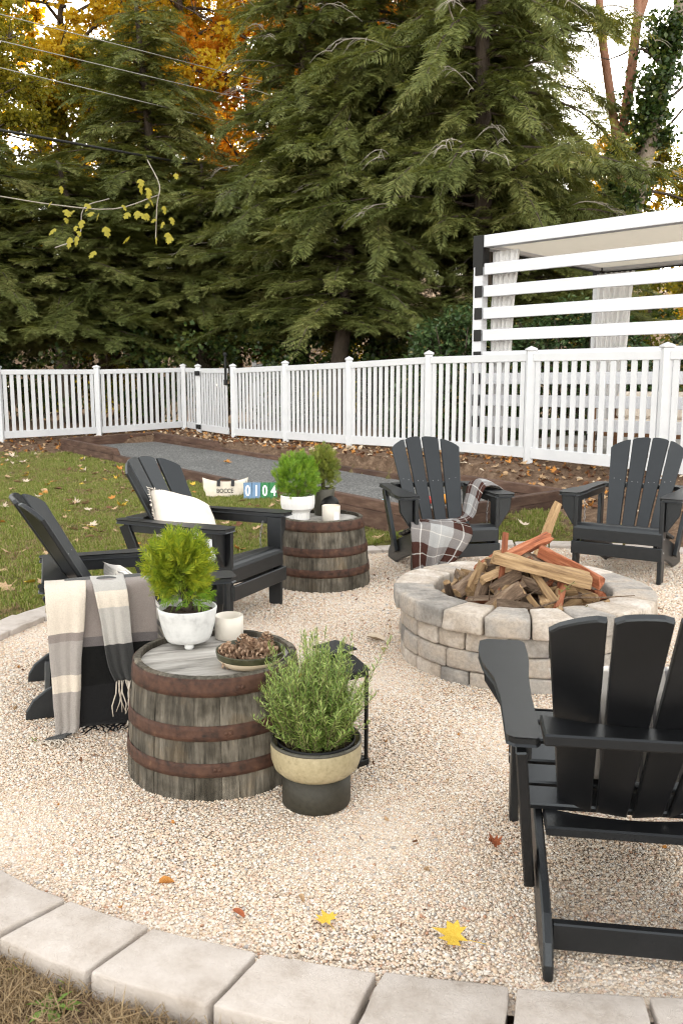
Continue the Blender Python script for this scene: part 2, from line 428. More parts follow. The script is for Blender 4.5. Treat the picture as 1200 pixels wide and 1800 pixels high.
def leaf_mat(name, c0, c1):
    m = noisy(name, [(0.3, c0), (0.7, c1)], 14, 0.75, 0.3, bdist=0.003, spec=0.25)
    return m
LEAFM = [leaf_mat('tan_dry_leaf', (0.34, 0.21, 0.11), (0.52, 0.37, 0.23)), leaf_mat('orange_dry_leaf', (0.40, 0.15, 0.03), (0.56, 0.27, 0.07)),
         leaf_mat('brown_dry_leaf', (0.10, 0.045, 0.022), (0.20, 0.09, 0.045)), leaf_mat('yellow_fallen_leaf', (0.55, 0.34, 0.03), (0.68, 0.47, 0.07)),
         leaf_mat('pale_dry_leaf', (0.48, 0.38, 0.27), (0.62, 0.53, 0.42)), leaf_mat('rust_red_leaf', (0.26, 0.065, 0.025), (0.38, 0.12, 0.05)),
         leaf_mat('green_yellow_leaf', (0.30, 0.34, 0.05), (0.48, 0.50, 0.10))]

# ------------------------------------------------------------------ mesh helpers
def tag(o, label=None, cat=None, group=None, kind=None):
    if label: o['label'] = label
    if cat: o['category'] = cat
    if group: o['group'] = group
    if kind: o['kind'] = kind
    return o

def empty(name, loc=(0, 0, 0), rz=0.0, scale=1.0):
    o = bpy.data.objects.new(name, None)
    o.empty_display_size = 0.1
    COL.objects.link(o)
    o.location = loc
    o.rotation_euler = (0, 0, rz)
    o.scale = (scale,) * 3
    return o

def make_mesh(name, v, f, mats, smooth=False, uv=None, mi=None):
    me = bpy.data.meshes.new(name)
    me.from_pydata([tuple(p) for p in v] if not isinstance(v, np.ndarray) else v.tolist(), [], f if not isinstance(f, np.ndarray) else f.tolist())
    if not isinstance(mats, (list, tuple)):
        mats = [mats]
    for m in mats:
        me.materials.append(m)
    if smooth:
        me.polygons.foreach_set('use_smooth', [True] * len(me.polygons))
    if mi is not None:
        me.polygons.foreach_set('material_index', mi)
    if uv is not None:
        l = me.uv_layers.new(name='UVMap')
        idx = np.empty(len(me.loops), dtype=np.int32)
        me.loops.foreach_get('vertex_index', idx)
        l.data.foreach_set('uv', np.asarray(uv, dtype=np.float32)[idx].ravel())
    me.update()
    return me

def obj(name, me, parent=None, loc=None, rot=None):
    o = bpy.data.objects.new(name, me)
    COL.objects.link(o)
    if parent: o.parent = parent
    if loc is not None: o.location = loc
    if rot is not None: o.rotation_euler = rot
    return o

class MB:
    """collects shapes of ONE part"""
    def __init__(s): s.v = []; s.f = []; s.mi = []
    def add(s, v, f, m=0, mat=None):
        n = len(s.v)
        if mat is not None: v = [mat @ Vector(p) for p in v]
        s.v += [tuple(p) for p in v]
        s.f += [tuple(i + n for i in q) for q in f]
        s.mi += [m] * len(f)
        return s
    def build(s, name, mats, parent=None, smooth=False):
        return obj(name, make_mesh(name, s.v, s.f, mats, smooth, mi=s.mi), parent)

def cbox(sx, sy, sz, b=0.004):
    """chamfered box centred on the origin"""
    hx, hy, hz = sx / 2, sy / 2, sz / 2
    b = min(b, hx * .9, hy * .9, hz * .9)
    v = []; ids = {}
    for ix in (-1, 1):
        for iy in (-1, 1):
            for iz in (-1, 1):
                for ax in range(3):
                    p = [ix * (hx - b), iy * (hy - b), iz * (hz - b)]
                    p[ax] = (ix * hx, iy * hy, iz * hz)[ax]
                    ids[(ix, iy, iz, ax)] = len(v); v.append(tuple(p))
    f = []
    for ax in range(3):
        a1, a2 = (ax + 1) % 3, (ax + 2) % 3
        for s in (-1, 1):
            q = []
            for (u, w) in ((-1, -1), (1, -1), (1, 1), (-1, 1)):
                k = [0, 0, 0]; k[ax] = s; k[a1] = u; k[a2] = w
                q.append(ids[(*k, ax)])
            f.append(tuple(q if s > 0 else q[::-1]))
    for ax in range(3):
        a1, a2 = (ax + 1) % 3, (ax + 2) % 3
        for u in (-1, 1):
            for w in (-1, 1):
                def I(t, a):
                    k = [0, 0, 0]; k[ax] = t; k[a1] = u; k[a2] = w
                    return ids[(*k, a)]
                q = (I(-1, a1), I(1, a1), I(1, a2), I(-1, a2))
                f.append(q if u * w > 0 else q[::-1])
    for ix in (-1, 1):
        for iy in (-1, 1):
            for iz in (-1, 1):
                t = (ids[(ix, iy, iz, 0)], ids[(ix, iy, iz, 1)], ids[(ix, iy, iz, 2)])
                f.append(t if ix * iy * iz > 0 else t[::-1])
    return v, f

def T(x=0, y=0, z=0, rx=0, ry=0, rz=0):
    return Matrix.Translation((x, y, z)) @ Euler((rx, ry, rz)).to_matrix().to_4x4()

def bar(p0, p1, w, h, b=0.004, up=(0, 0, 1)):
    """chamfered board from p0 to p1; w across, h along 'up'"""
    p0, p1 = Vector(p0), Vector(p1)
    d = p1 - p0
    L = d.length
    x = d.normalized()
    y = Vector(up).cross(x).normalized()
    z = x.cross(y)
    m = Matrix((x, y, z)).transposed().to_4x4()
    m.translation = (p0 + p1) / 2
    v, f = cbox(L, w, h, b)
    return [m @ Vector(p) for p in v], f

def slab(poly, t, b=0.004):
    """polygon (ccw, xy) extruded 0..t in z with chamfered rims"""
    n = len(poly)
    c = Vector((sum(p[0] for p in poly) / n, sum(p[1] for p in poly) / n))
    P = [Vector(p) for p in poly]
    ins = []
    for i in range(n):
        a, q, d = P[i - 1], P[i], P[(i + 1) % n]
        e1 = (q - a).normalized(); e2 = (d - q).normalized()
        n1 = Vector((-e1.y, e1.x)); n2 = Vector((-e2.y, e2.x))
        nn = (n1 + n2)
        nn = nn / max(nn.length_squared / 2, 0.35)
        ins.append(q + nn * b)
    v = []
    for ring, z in ((ins, 0), (P, b), (P, t - b), (ins, t)):
        v += [(p.x, p.y, z) for p in ring]
    f = [tuple(range(n - 1, -1, -1)), tuple(range(3 * n, 4 * n))]
    for k in range(3):
        for i in range(n):
            j = (i + 1) % n
            f.append((k * n + i, k * n + j, (k + 1) * n + j, (k + 1) * n + i))
    return v, f

def lathe(prof, n=32, close=True, ang=2 * math.pi, a0=0.0):
    v = []; f = []
    full = abs(ang - 2 * math.pi) < 1e-6
    cols = n if full else n + 1
    for i in range(cols):
        a = a0 + ang * i / n
        for r, z in prof:
            v.append((r * math.cos(a), r * math.sin(a), z))
    m = len(prof)
    for i in range(n):
        j = (i + 1) % cols
        for k in range(m - 1):
            f.append((i * m + k, j * m + k, j * m + k + 1, i * m + k + 1))
    return v, f

def tube(pts, rad, n=6, cap=True):
    pts = [Vector(p) for p in pts]
    if not isinstance(rad, (list, tuple)): rad = [rad] * len(pts)
    v = []; f = []
    prev = None
    for i, p in enumerate(pts):
        d = (pts[min(i + 1, len(pts) - 1)] - pts[max(i - 1, 0)])
        if d.length < 1e-9: d = Vector((0, 0, 1))
        d.normalize()
        if prev is None:
            a = d.orthogonal().normalized()
        else:
            a = (prev - d * prev.dot(d))
            a = a.normalized() if a.length > 1e-6 else d.orthogonal().normalized()
        prev = a
        b = d.cross(a)
        for k in range(n):
            t = 2 * math.pi * k / n
            v.append(tuple(p + (a * math.cos(t) + b * math.sin(t)) * rad[i]))
    for i in range(len(pts) - 1):
        for k in range(n):
            l = (k + 1) % n
            f.append((i * n + k, i * n + l, (i + 1) * n + l, (i + 1) * n + k))
    if cap:
        f.append(tuple(range(n - 1, -1, -1)))
        f.append(tuple(range((len(pts) - 1) * n, len(pts) * n)))
    return v, f

def copy_tree(o, parent=None):
    c = o.copy(); COL.objects.link(c)
    if parent: c.parent = parent
    for ch in list(o.children):
        copy_tree(ch, c)
    return c

def text_mesh(txt, size, mat, depth=0.0015, bold=0.0, xs=1.0):
    cu = bpy.data.curves.new('lettering', 'FONT')
    cu.body = txt; cu.size = size; cu.extrude = depth; cu.offset = bold
    cu.align_x = 'CENTER'; cu.align_y = 'CENTER'
    cu.resolution_u = 3
    to = bpy.data.objects.new('lettering', cu)
    COL.objects.link(to)
    dg = bpy.context.evaluated_depsgraph_get()
    me = bpy.data.meshes.new_from_object(to.evaluated_get(dg))
    bpy.data.objects.remove(to)
    bpy.data.curves.remove(cu)
    for v in me.vertices: v.co.x *= xs
    me.materials.clear(); me.materials.append(mat)
    return me

def scatter(name, pts, rot, scl, idx, templates, parent=None):
    """one object of countless small pieces: geometry-node instances of the templates on points"""
    me = bpy.data.meshes.new(name)
    me.vertices.add(len(pts))
    me.vertices.foreach_set('co', np.asarray(pts, dtype=np.float32).ravel())
    for nm, dt, arr, key in (('rot', 'FLOAT_VECTOR', rot, 'vector'), ('scl', 'FLOAT_VECTOR', scl, 'vector'), ('idx', 'INT', idx, 'value')):
        a = me.attributes.new(nm, dt, 'POINT')
        a.data.foreach_set(key, np.asarray(arr, dtype=np.int32 if dt == 'INT' else np.float32).ravel())
    o = obj(name, me, parent)
    c = bpy.data.collections.new(name + '_pieces')
    for k, tm in enumerate(templates):
        c.objects.link(bpy.data.objects.new('%s_piece_%02d' % (name, k), tm))
    ng = bpy.data.node_groups.new(name, 'GeometryNodeTree')
    ng.interface.new_socket('Geometry', in_out='INPUT', socket_type='NodeSocketGeometry')
    ng.interface.new_socket('Geometry', in_out='OUTPUT', socket_type='NodeSocketGeometry')
    gi = ng.nodes.new('NodeGroupInput'); go = ng.nodes.new('NodeGroupOutput')
    ci = ng.nodes.new('GeometryNodeCollectionInfo')
    ci.inputs['Collection'].default_value = c
    ci.inputs['Separate Children'].default_value = True
    ci.inputs['Reset Children'].default_value = True
    ip = ng.nodes.new('GeometryNodeInstanceOnPoints')
    ip.inputs['Pick Instance'].default_value = True
    def att(nm, dt):
        n = ng.nodes.new('GeometryNodeInputNamedAttribute'); n.data_type = dt
        n.inputs['Name'].default_value = nm
        return [s for s in n.outputs if s.enabled and s.name == 'Attribute'][0]
    ng.links.new(gi.outputs[0], ip.inputs['Points'])
    ng.links.new(ci.outputs[0], ip.inputs['Instance'])
    ng.links.new(att('idx', 'INT'), ip.inputs['Instance Index'])
    ng.links.new(att('rot', 'FLOAT_VECTOR'), ip.inputs['Rotation'])
    ng.links.new(att('scl', 'FLOAT_VECTOR'), ip.inputs['Scale'])
    ng.links.new(ip.outputs[0], go.inputs[0])
    md = o.modifiers.new('scatter', 'NODES'); md.node_group = ng
    return o

def rotmats(n, ez, ex=0, ey=0):
    """(n,3,3): rotate about x by ex, y by ey, then z by ez (arrays)"""
    ez = np.broadcast_to(ez, n); ex = np.broadcast_to(ex, n); ey = np.broadcast_to(ey, n)
    cz, sz, cx, sx, cyy, sy = np.cos(ez), np.sin(ez), np.cos(ex), np.sin(ex), np.cos(ey), np.sin(ey)
    Z = np.zeros((n, 3, 3)); Z[:, 0, 0] = cz; Z[:, 0, 1] = -sz; Z[:, 1, 0] = sz; Z[:, 1, 1] = cz; Z[:, 2, 2] = 1
    X = np.zeros((n, 3, 3)); X[:, 0, 0] = 1; X[:, 1, 1] = cx; X[:, 1, 2] = -sx; X[:, 2, 1] = sx; X[:, 2, 2] = cx
    Y = np.zeros((n, 3, 3)); Y[:, 0, 0] = cyy; Y[:, 0, 2] = sy; Y[:, 2, 0] = -sy; Y[:, 2, 2] = cyy; Y[:, 1, 1] = 1
    return Z @ Y @ X

def stamp(tv, tf, mats, pos, scl):
    """many copies of template (tv, tf quads) as one big mesh"""
    n = len(pos)
    scl = np.asarray(scl)
    s = scl[:, None, None] if scl.ndim == 1 else scl[:, None, :]
    v = np.einsum('nij,nkj->nki', mats, np.asarray(tv)[None] * s) + np.asarray(pos)[:, None]
    k = len(tv)
    f = (np.asarray(tf)[None] + (np.arange(n) * k)[:, None, None]).reshape(-1, np.asarray(tf).shape[1])
    return v.reshape(-1, 3), f

class NB:
    """numpy collector of quads"""
    def __init__(s): s.v = []; s.f = []; s.n = 0
    def add(s, v, f):
        s.v.append(np.asarray(v, float)); s.f.append(np.asarray(f) + s.n); s.n += len(v)
    def mesh(s, name, mat, smooth=False):
        v = np.concatenate(s.v); f = np.concatenate(s.f)
        me = bpy.data.meshes.new(name)
        me.vertices.add(len(v)); me.vertices.foreach_set('co', v.astype(np.float32).ravel())
        w = f.shape[1]
        me.loops.add(f.size); me.loops.foreach_set('vertex_index', f.astype(np.int32).ravel())
        me.polygons.add(len(f))
        me.polygons.foreach_set('loop_start', np.arange(0, f.size, w, dtype=np.int32))
        if smooth: me.polygons.foreach_set('use_smooth', np.ones(len(f), bool))
        me.materials.append(mat)
        me.update(calc_edges=True)
        return me

# ------------------------------------------------------------------ terrain
_CP = [(-6.08,15.35,.39),(-4.8,16.9,.45),(-3.28,17.9,.47),(-2.08,16.3,.44),(-.94,14.5,.45),(.11,13.26,.48),(1.18,11.4,.50),(2.2,10.15,.50),(3.28,8.74,.49),(4.4,7.3,.48),(5.6,5.9,.45),
(-9,12.2,.30),(-12,9,.22),(.70,7.55,.11),(1.6,8.15,.15),(2.5,9.05,.19),(-5.2,15.4,.23),(-2.2,11.55,.12),(-.7,9.5,.11),(-3.7,13.4,.17),
(3.4,7.4,.22),(2.6,7.6,.06),(1.3,7.45,.05),(-.3,7.9,.03),(-2.5,7,.02),(-4,9.5,.08),(-5,6,.02),(-7,9,.10),(4.3,5.5,.05),(4.5,3,0),(4,1,-.04)]
for _k in range(24):
    _a = _k * math.pi / 12
    _CP.append((.98 + 3.2 * math.cos(_a), 4.57 + 3.2 * math.sin(_a), -.035 if math.sin(_a) < .3 else -.02))
for _k in range(8):
    _a = _k * math.pi / 4
    _CP.append((.98 + 1.6 * math.cos(_a), 4.57 + 1.6 * math.sin(_a), -.03))
_CP += [(.98,4.57,-.03),(-4,3,-.01),(-4,0,-.04),(0,-1,-.04),(3,-1,-.04),(-8,4,.02)]
_CP += [(-3,19.5,.5),(0,17,.5),(3,14,.5),(6,10,.5),(-8,18,.5),(-5,22,.5),(0,22,.5),(6,22,.5),(8,14,.5),(12,22,.5),(-12,16,.45),(-12,24,.5)]
_CP = np.array(_CP, float)
def _U(r2): return np.where(r2 > 1e-12, r2 * np.log(r2 + 1e-20), 0)
_n = len(_CP)
_K = _U(((_CP[:, None, :2] - _CP[None, :, :2]) ** 2).sum(-1)) + np.eye(_n) * .05
_Pm = np.c_[np.ones(_n), _CP[:, :2]]
_W = np.linalg.solve(np.block([[_K, _Pm], [_Pm.T, np.zeros((3, 3))]]), np.r_[_CP[:, 2], np.zeros(3)])
def gz(x, y):
    x = np.atleast_1d(np.asarray(x, float)); y = np.atleast_1d(np.asarray(y, float))
    xc = np.clip(x, -13, 13); yc = np.clip(y, -2, 24)
    d = (xc[:, None] - _CP[None, :, 0]) ** 2 + (yc[:, None] - _CP[None, :, 1]) ** 2
    z = _U(d) @ _W[:_n] + _W[_n] + _W[_n + 1] * xc + _W[_n + 2] * yc
    return np.clip(z, -.06, .51) + 7.5 * np.clip((y - 22.5) / 26, 0, 1) ** 1.2  # slope behind the wood is added to block the low bright sky
def gz1(x, y): return float(gz(x, y)[0])

CEN = Vector((1.183, 4.607)); EA, EB, ET = 3.28, 2.716, .438       # gravel area: a slightly oval ring
def RF(a):
    return (np.abs(np.cos(a - ET) / EA) ** 1.925 + np.abs(np.sin(a - ET) / EB) ** 1.925) ** (-1 / 1.925)
def ring_d(x, y):
    """distance outside the inner edge of the edging"""
    x = np.asarray(x, float); y = np.asarray(y, float)
    return np.hypot(x - CEN.x, y - CEN.y) - RF(np.arctan2(y - CEN.y, x - CEN.x))
# bocce court corners: near, right, far left, far right, with the height of the high timbers
CN, CR, CFL, CFR = Vector((.79, 7.71, .30)), Vector((2.35, 8.98, .33)), Vector((-5.09, 15.6, .445)), Vector((-3.73, 17.0, .467))
def court(s, t): return (CN * (1 - s) + CFL * s) * (1 - t) + (CR * (1 - s) + CFR * s) * t
_eu = Vector((CFL.x - CN.x, CFL.y - CN.y)); _ev = Vector((CR.x - CN.x, CR.y - CN.y))
_det = _eu.x * _ev.y - _eu.y * _ev.x
def court_st(x, y):
    dx, dy = x - CN.x, y - CN.y
    return (dx * _ev.y - dy * _ev.x) / _det, (_eu.x * dy - _eu.y * dx) / _det
def court_surf(x, y):
    s, t = court_st(x, y)
    return court(s, t).z - .165

def fence_dist(x, y):
    """signed distance in front of the right / left fence lines (positive = camera side)"""
    dr = -((x + .94) * 1.437 + (y - 14.49) * 1.055) / 1.783
    dl = ((x + 3.28) * 1.29 - (y - 17.93) * 1.40) / 1.904
    return dr, dl

def turf_mask(x, y):
    """1 on the lawn, 0 on bare dirt"""
    dr, dl = fence_dist(x, y)
    s, t = court_st(x, y)
    m = np.clip((dl - .8) / .9, 0, 1)
    m = np.where((t > .98), np.clip((dr - 1.0) / .6, 0, .25), m)          # strip between court and fence
    m = np.where((t > .5) & (s < 0), np.clip((dr - 1.0) / .5, 0, 1), m)
    m = np.where((dr < .2) | (dl < .2), 0, m)
    m = np.where(y < 2.4, 0.0, m)                                         # thin dry grass in front
    return m

def build_ground():
    xs = np.r_[-400, -150, -60, -30, -20, np.arange(-14, 14.01, .16), 20, 30, 60, 150, 400]
    ys = np.r_[-100, -30, -10, -5, np.arange(-2, 24.01, .16), 30, 45, 80, 160, 500]
    X, Y = np.meshgrid(xs, ys)
    x, y = X.ravel(), Y.ravel()
    z = gz(x, y)
    for i in range(len(x)):
        if -14 < x[i] < 14 and -2 < y[i] < 24:
            z[i] += .018 * mnoise.noise((x[i] * 1.3, y[i] * 1.3, 0)) + .008 * mnoise.noise((x[i] * 5, y[i] * 5, 2))
    s, t = court_st(x, y)
    cs = np.array([court(float(a), float(b)).z for a, b in zip(s, t)]) - .165
    ins = (s > -.01) & (s < 1.01) & (t > -.03) & (t < 1.03)
    z = np.where(ins, np.minimum(z, cs - .04), z)
    z = np.where(ring_d(x, y) < .20, np.minimum(z, -.045), z)
    nx, ny = len(xs), len(ys)
    i, j = np.meshgrid(np.arange(nx - 1), np.arange(ny - 1))
    a = (j * nx + i).ravel()
    me = make_mesh('ground', np.c_[x, y, z], np.c_[a, a + 1, a + 1 + nx, a + nx], M['ground'], True)
    at = me.attributes.new('turf', 'FLOAT', 'POINT')
    at.data.foreach_set('value', np.asarray(turf_mask(x, y), np.float32))
    tag(obj('ground', me), kind='structure')
build_ground()

# gravel pad: disc under the pebbles
def build_gravel():
    v = [(CEN.x, CEN.y, .001)]; f = []
    rings = [.15, .3, .45, .6, .75, .9, 1.02]
    n = 72
    for r in rings:
        for k in range(n):
            a = 2 * math.pi * k / n
            q = r * float(RF(a))
            v.append((CEN.x + q * math.cos(a), CEN.y + q * math.sin(a), -.0003 + .0025 * mnoise.noise((q * math.cos(a), q * math.sin(a), 1))))
    for k in range(n):
        f.append((0, 1 + k, 1 + (k + 1) % n))
    for i in range(len(rings) - 1):
        for k in range(n):
            l = (k + 1) % n
            f.append((1 + i * n + k, 1 + (i + 1) * n + k, 1 + (i + 1) * n + l, 1 + i * n + l))
    tag(obj('gravel_pad', make_mesh('gravel_pad', v, f, M['gravel_bed'], True)), kind='structure')
    # pebbles
    tm = []
    for k in range(6):
        bm = bmesh.new()
        bmesh.ops.create_icosphere(bm, subdivisions=1, radius=1.0)
        q = Vector((rnd.uniform(-9, 9), rnd.uniform(-9, 9), k * 3.1))
        for vt in bm.verts:
            d = 1 + .45 * mnoise.noise(vt.co * .9 + q)
            vt.co = Vector((vt.co.x * d * 1.12, vt.co.y * d * .9, vt.co.z * d * .6))
        me = bpy.data.meshes.new('pebble')
        bm.to_mesh(me); bm.free()
        me.polygons.foreach_set('use_smooth', [True] * len(me.polygons))
        me.materials.append(M['pebble'])
        tm.append(me)
    P = []; S = []
    for (n, y0, y1, r0) in ((300000, 1.6, 3.3, .0043), (250000, 3.3, 5.2, .0052), (130000, 5.2, 7.7, .0070)):
        x = rng.uniform(-2.2, 4.2, n); y = rng.uniform(y0, y1, n)
        ok = (ring_d(x, y) < .004) & (np.abs(x) < .42 * y + .25)
        ok &= np.hypot(x - .965, y - 4.47) > .62
        x, y = x[ok], y[ok]
        r = r0 * rng.lognormal(0, .26, len(x))
        hump = .006 * np.sin(x * 5.1 + 1) * np.sin(y * 4.3)
        P.append(np.c_[x, y, rng.uniform(-.001, .0042, len(x)) + hump * .7]); S.append(r)
    P = np.concatenate(P); S = np.concatenate(S)
    n = len(P)
    o = scatter('gravel', P, rng.uniform(-3.14, 3.14, (n, 3)) * [.16, .16, 1], np.c_[S, S, S], rng.integers(0, 6, n), tm)
    tag(o, 'cream and tan pea gravel covering the round seating area', 'gravel', kind='stuff')
    print('pebbles', n)
build_gravel()

# ------------------------------------------------------------------ stone shapes
def wedge_block(r0, r1, a0, a1, z0, z1, bev=.012, jit=.004, seed=0, cut=1, rf=None):
    """block between radii r0..r1 and angles a0..a1 (about the origin), rounded edges, uneven faces"""
    bm = bmesh.new()
    bmesh.ops.create_cube(bm, size=1.0)
    if cut:
        bmesh.ops.subdivide_edges(bm, edges=bm.edges[:], cuts=cut, use_grid_fill=True)
    bmesh.ops.bevel(bm, geom=[e for e in bm.edges if len(e.link_faces) == 2 and e.calc_face_angle() > .5], offset=.06, segments=2, profile=.6, affect='EDGES')
    q = Vector((seed * 3.7, seed * 1.3, seed * .7))
    rm = (r0 + r1) / 2 + (float(rf((a0 + a1) / 2)) if rf else 0); L = (a1 - a0) * rm
    bx, by, bz = bev / .06 / (r1 - r0), bev / .06 / L, bev / .06 / (z1 - z0)
    for v in bm.verts:
        u = []
        for c, k in zip(v.co, (bx, by, bz)):
            a = abs(c)
            # keep the rounding the same real size on every side
            if a > .44: a = .5 - (.5 - a) * k if a < .5 else .5
            elif a > .3: a = .5 - .06 * k
            u.append(math.copysign(min(max(a, 0), .5), c) if c else 0)
        r = r0 + (u[0] + .5) * (r1 - r0)
        if rf: r += float(rf(a0 + (u[1] + .5) * (a1 - a0)))
        a = a0 + (u[1] + .5) * (a1 - a0)
        z = z0 + (u[2] + .5) * (z1 - z0)
        p = Vector((r * math.cos(a), r * math.sin(a), z))
        d = mnoise.noise_vector(p * 9 + q) * jit + mnoise.noise_vector(p * 26 + q) * jit * .5
        v.co = p + d
    me = bpy.data.meshes.new('block')
    bm.to_mesh(me); bm.free()
    return me

def build_edging():
    root = empty('stone_edging', (CEN.x, CEN.y, 0))
    tag(root, 'ring of pale rectangular stones bordering the gravel circle', 'edging')
    a = -2.9
    k = 0
    while a < -2.9 + 2 * math.pi - .03:
        da = rnd.uniform(.285, .325) / float(RF(a))
        a1 = min(a + da, -2.9 + 2 * math.pi)
        dz = rnd.uniform(-.006, .008)
        r = rnd.uniform(-.008, .008)
        me = wedge_block(r, .212 + r, a + .0030, a1 - .0030, -.07, .030 + dz, .0065, .0065, k, 2, RF)
        me.name = 'edging_stone'
        me.materials.append(M['stone'])
        me.polygons.foreach_set('use_smooth', [True] * len(me.polygons))
        obj('edging_stone', me, root)
        a = a1; k += 1
build_edging()

PIT = Vector((.965, 4.47, 0))
def build_pit():
    root = empty('fire_pit', PIT)
    tag(root, 'round fire pit of tumbled grey and tan stone blocks', 'fire pit')
    def ring(name, n, r0, r1, z0, z1, off, var, bev, seed):
        w = [rnd.uniform(1 - var, 1 + var) for _ in range(n)]
        s = sum(w); a = off
        for k in range(n):
            da = 2 * math.pi * w[k] / s
            g = .004 / r1
            rr = rnd.uniform(-.007, .007)
            me = wedge_block(r0 + rr, r1 + rr, a + g, a + da - g, z0, z1 + rnd.uniform(-.003, .003), bev, .006, seed + k)
            me.name = name
            me.materials.append(M['block'])
            me.polygons.foreach_set('use_smooth', [True] * len(me.polygons))
            obj(name, me, root)
            a += da
    ring('wall_block', 22, .50, .645, -.04, .074, .1, .22, .013, 10)
    ring('wall_block', 22, .495, .648, .078, .170, .27, .25, .013, 50)
    ring('wall_block', 22, .495, .648, .174, .268, .05, .22, .013, 90)
    ring('cap_stone', 20, .465, .685, .272, .372, .17, .05, .016, 130)
    v, f = lathe([(0.001, .03), (.2, .035), (.4, .02), (.5, .0)], 24)
    obj('ash_bed', make_mesh('ash_bed', v, f, M['ash'], True), root)
build_pit()

# ------------------------------------------------------------------ bocce court
def build_court():
    root = empty('bocce_court', (CN.x, CN.y, 0))
    tag(root, 'long bocce court of grey stone dust framed by dark timbers', 'bocce court')
    off = Vector((CN.x, CN.y, 0))
    # bed
    v = []; f = []
    ns, nt_ = 40, 10
    for i in range(ns + 1):
        for j in range(nt_ + 1):
            p = court(i / ns, j / nt_) - off
            v.append((p.x, p.y, p.z - .165 + .008 * mnoise.noise((p.x * 1.7, p.y * 1.7, 3))))
    for i in range(ns):
        for j in range(nt_):
            a = i * (nt_ + 1) + j
            f.append((a, a + 1, a + nt_ + 2, a + nt_ + 1))
    obj('court_bed', make_mesh('court_bed', v, f, M['court'], True), root)
    W = .09
    def timber(a, b, z0, z1, step=0):
        """a, b: points with the reference height; z0,z1 below it; step: bevelled end (+1 at b, -1 at a)"""
        a = a - off; b = b - off
        d = (b - a); d.z = 0
        x = d.normalized(); y = Vector((-x.y, x.x, 0))
        c = .006
        L0a, L1a = 0, (.12 if step < 0 else 0)
        L0b, L1b = d.length, d.length - (.12 if step > 0 else 0)
        m = MB()
        def P(l, w, zz):
            t = l / d.length
            return (a.x + x.x * l + y.x * w, a.y + x.y * l + y.y * w, a.z * (1 - t) + b.z * t + zz)
        h = W / 2
        ringa = [P(L0a, -h, z0), P(L0a, h, z0), P(L1a, h, z1 - c), P(L1a, h - c, z1), P(L1a, -h + c, z1), P(L1a, -h, z1 - c)]
        ringb = [P(L0b, -h, z0), P(L0b, h, z0), P(L1b, h, z1 - c), P(L1b, h - c, z1), P(L1b, -h + c, z1), P(L1b, -h, z1 - c)]
        n = 6
        fs = [tuple(range(n - 1, -1, -1)), tuple(range(n, 2 * n))] + [(i, (i + 1) % n, n + (i + 1) % n, n + i) for i in range(n)]
        m.add(ringa + ringb, fs)
        m.build('timber', M['timber'], root)
    SP = (.215, .737)
    g = .0012
    for t in (0, 1):
        cuts = [0.0, .25, .5, .75, 1.0]
        for i in range(4):
            timber(court(cuts[i] + g, t), court(cuts[i + 1] - g, t), -.30, -.103)
        timber(court(g, t), court(SP[0], t), -.098, 0, 1)
        timber(court(SP[1], t), court(1 - g, t), -.098, 0, -1)
    for s in (0, 1):
        e0, e1 = court(s, 0), court(s, 1)
        d = (e1 - e0); n = d.normalized() * (W / 2 + .003)
        timber(e0 + n, e1 - n, -.30, -.101)
        timber(e0 + n, e1 - n, -.098, -.001)
build_court()

# ------------------------------------------------------------------ fence
FH = 1.31
def fence_post(parent, p, off, h=FH):
    x, y = p
    z = gz1(x, y)
    m = MB()
    v, f = cbox(.10, .10, h + .2, .006); m.add(v, f, mat=T(0, 0, h / 2 - .1))
    po = m.build('post', M['white'], parent)
    po.location = Vector((x, y, z)) - off
    v, f = cbox(.128, .128, .028, .008)
    mm = MB(); mm.add(v, f, mat=T(0, 0, h + .014))
    v, f = lathe([(.085, h + .027), (.001, h + .058)], 4, a0=math.pi / 4); mm.add(v, f)
    mm.build('post_cap', M['white'], po)
    return z

PICKET = make_mesh('picket', *cbox(.021, .068, 1.0, .003), M['white'])
def fence_panel(parent, a, b, off, hh=FH, inset=.05, n=None):
    ax, ay = a; bx, by = b
    za, zb = gz1(*a), gz1(*b)
    d = Vector((bx - ax, by - ay, 0)); L = d.length; x = d.normalized()
    A = Vector((ax, ay, za)) + x * inset - off; B = Vector((bx, by, zb)) - x * inset - off
    up = Vector((0, 0, 1))
    v, f = bar(A + up * (hh - .075), B + up * (hh - .075), .045, .09, .004); m = MB(); m.add(v, f); m.build('top_rail', M['white'], parent)
    v, f = bar(A + up * .115, B + up * .115, .045, .13, .004); m = MB(); m.add(v, f); m.build('bottom_rail', M['white'], parent)
    n = n or max(3, round((L - .1) / .125))
    ang = math.atan2(d.y, d.x)
    for k in range(n):
        t = (k + .5) / n
        p = A.lerp(B, t)
        o = obj('picket', PICKET, parent, p + up * ((hh - .12 + .17) / 2), (0, 0, ang + math.pi / 2))
        o.scale = (1, 1, hh - .12 - .165)
        o.rotation_euler = (0, 0, ang - math.pi / 2)
def build_fence(label, pts, hh=FH, skip=()):
    off = Vector((pts[0][0], pts[0][1], gz1(*pts[0])))
    root = empty('picket_fence', off)
    tag(root, label, 'fence')
    for p in pts:
        fence_post(root, p, off, hh)
    for i in range(len(pts) - 1):
        if i not in skip:
            fence_panel(root, pts[i], pts[i + 1], off, hh)
    return root
_st = (1.055, -1.437)
build_fence('white picket fence running from the gate latch to the pergola', [(-.94 + _st[0] * k, 14.49 + _st[1] * k) for k in range(-1, 6)])
build_fence('white picket fence panels along the far edge of the lawn', [(-3.28, 17.93), (-4.72, 16.68), (-6.12, 15.39), (-7.52, 14.1)])
build_fence('distant white fence showing only its top rail behind the gate', [(-2.0, 19.9), (-.4, 20.5), (1.2, 21.1)], 1.40)
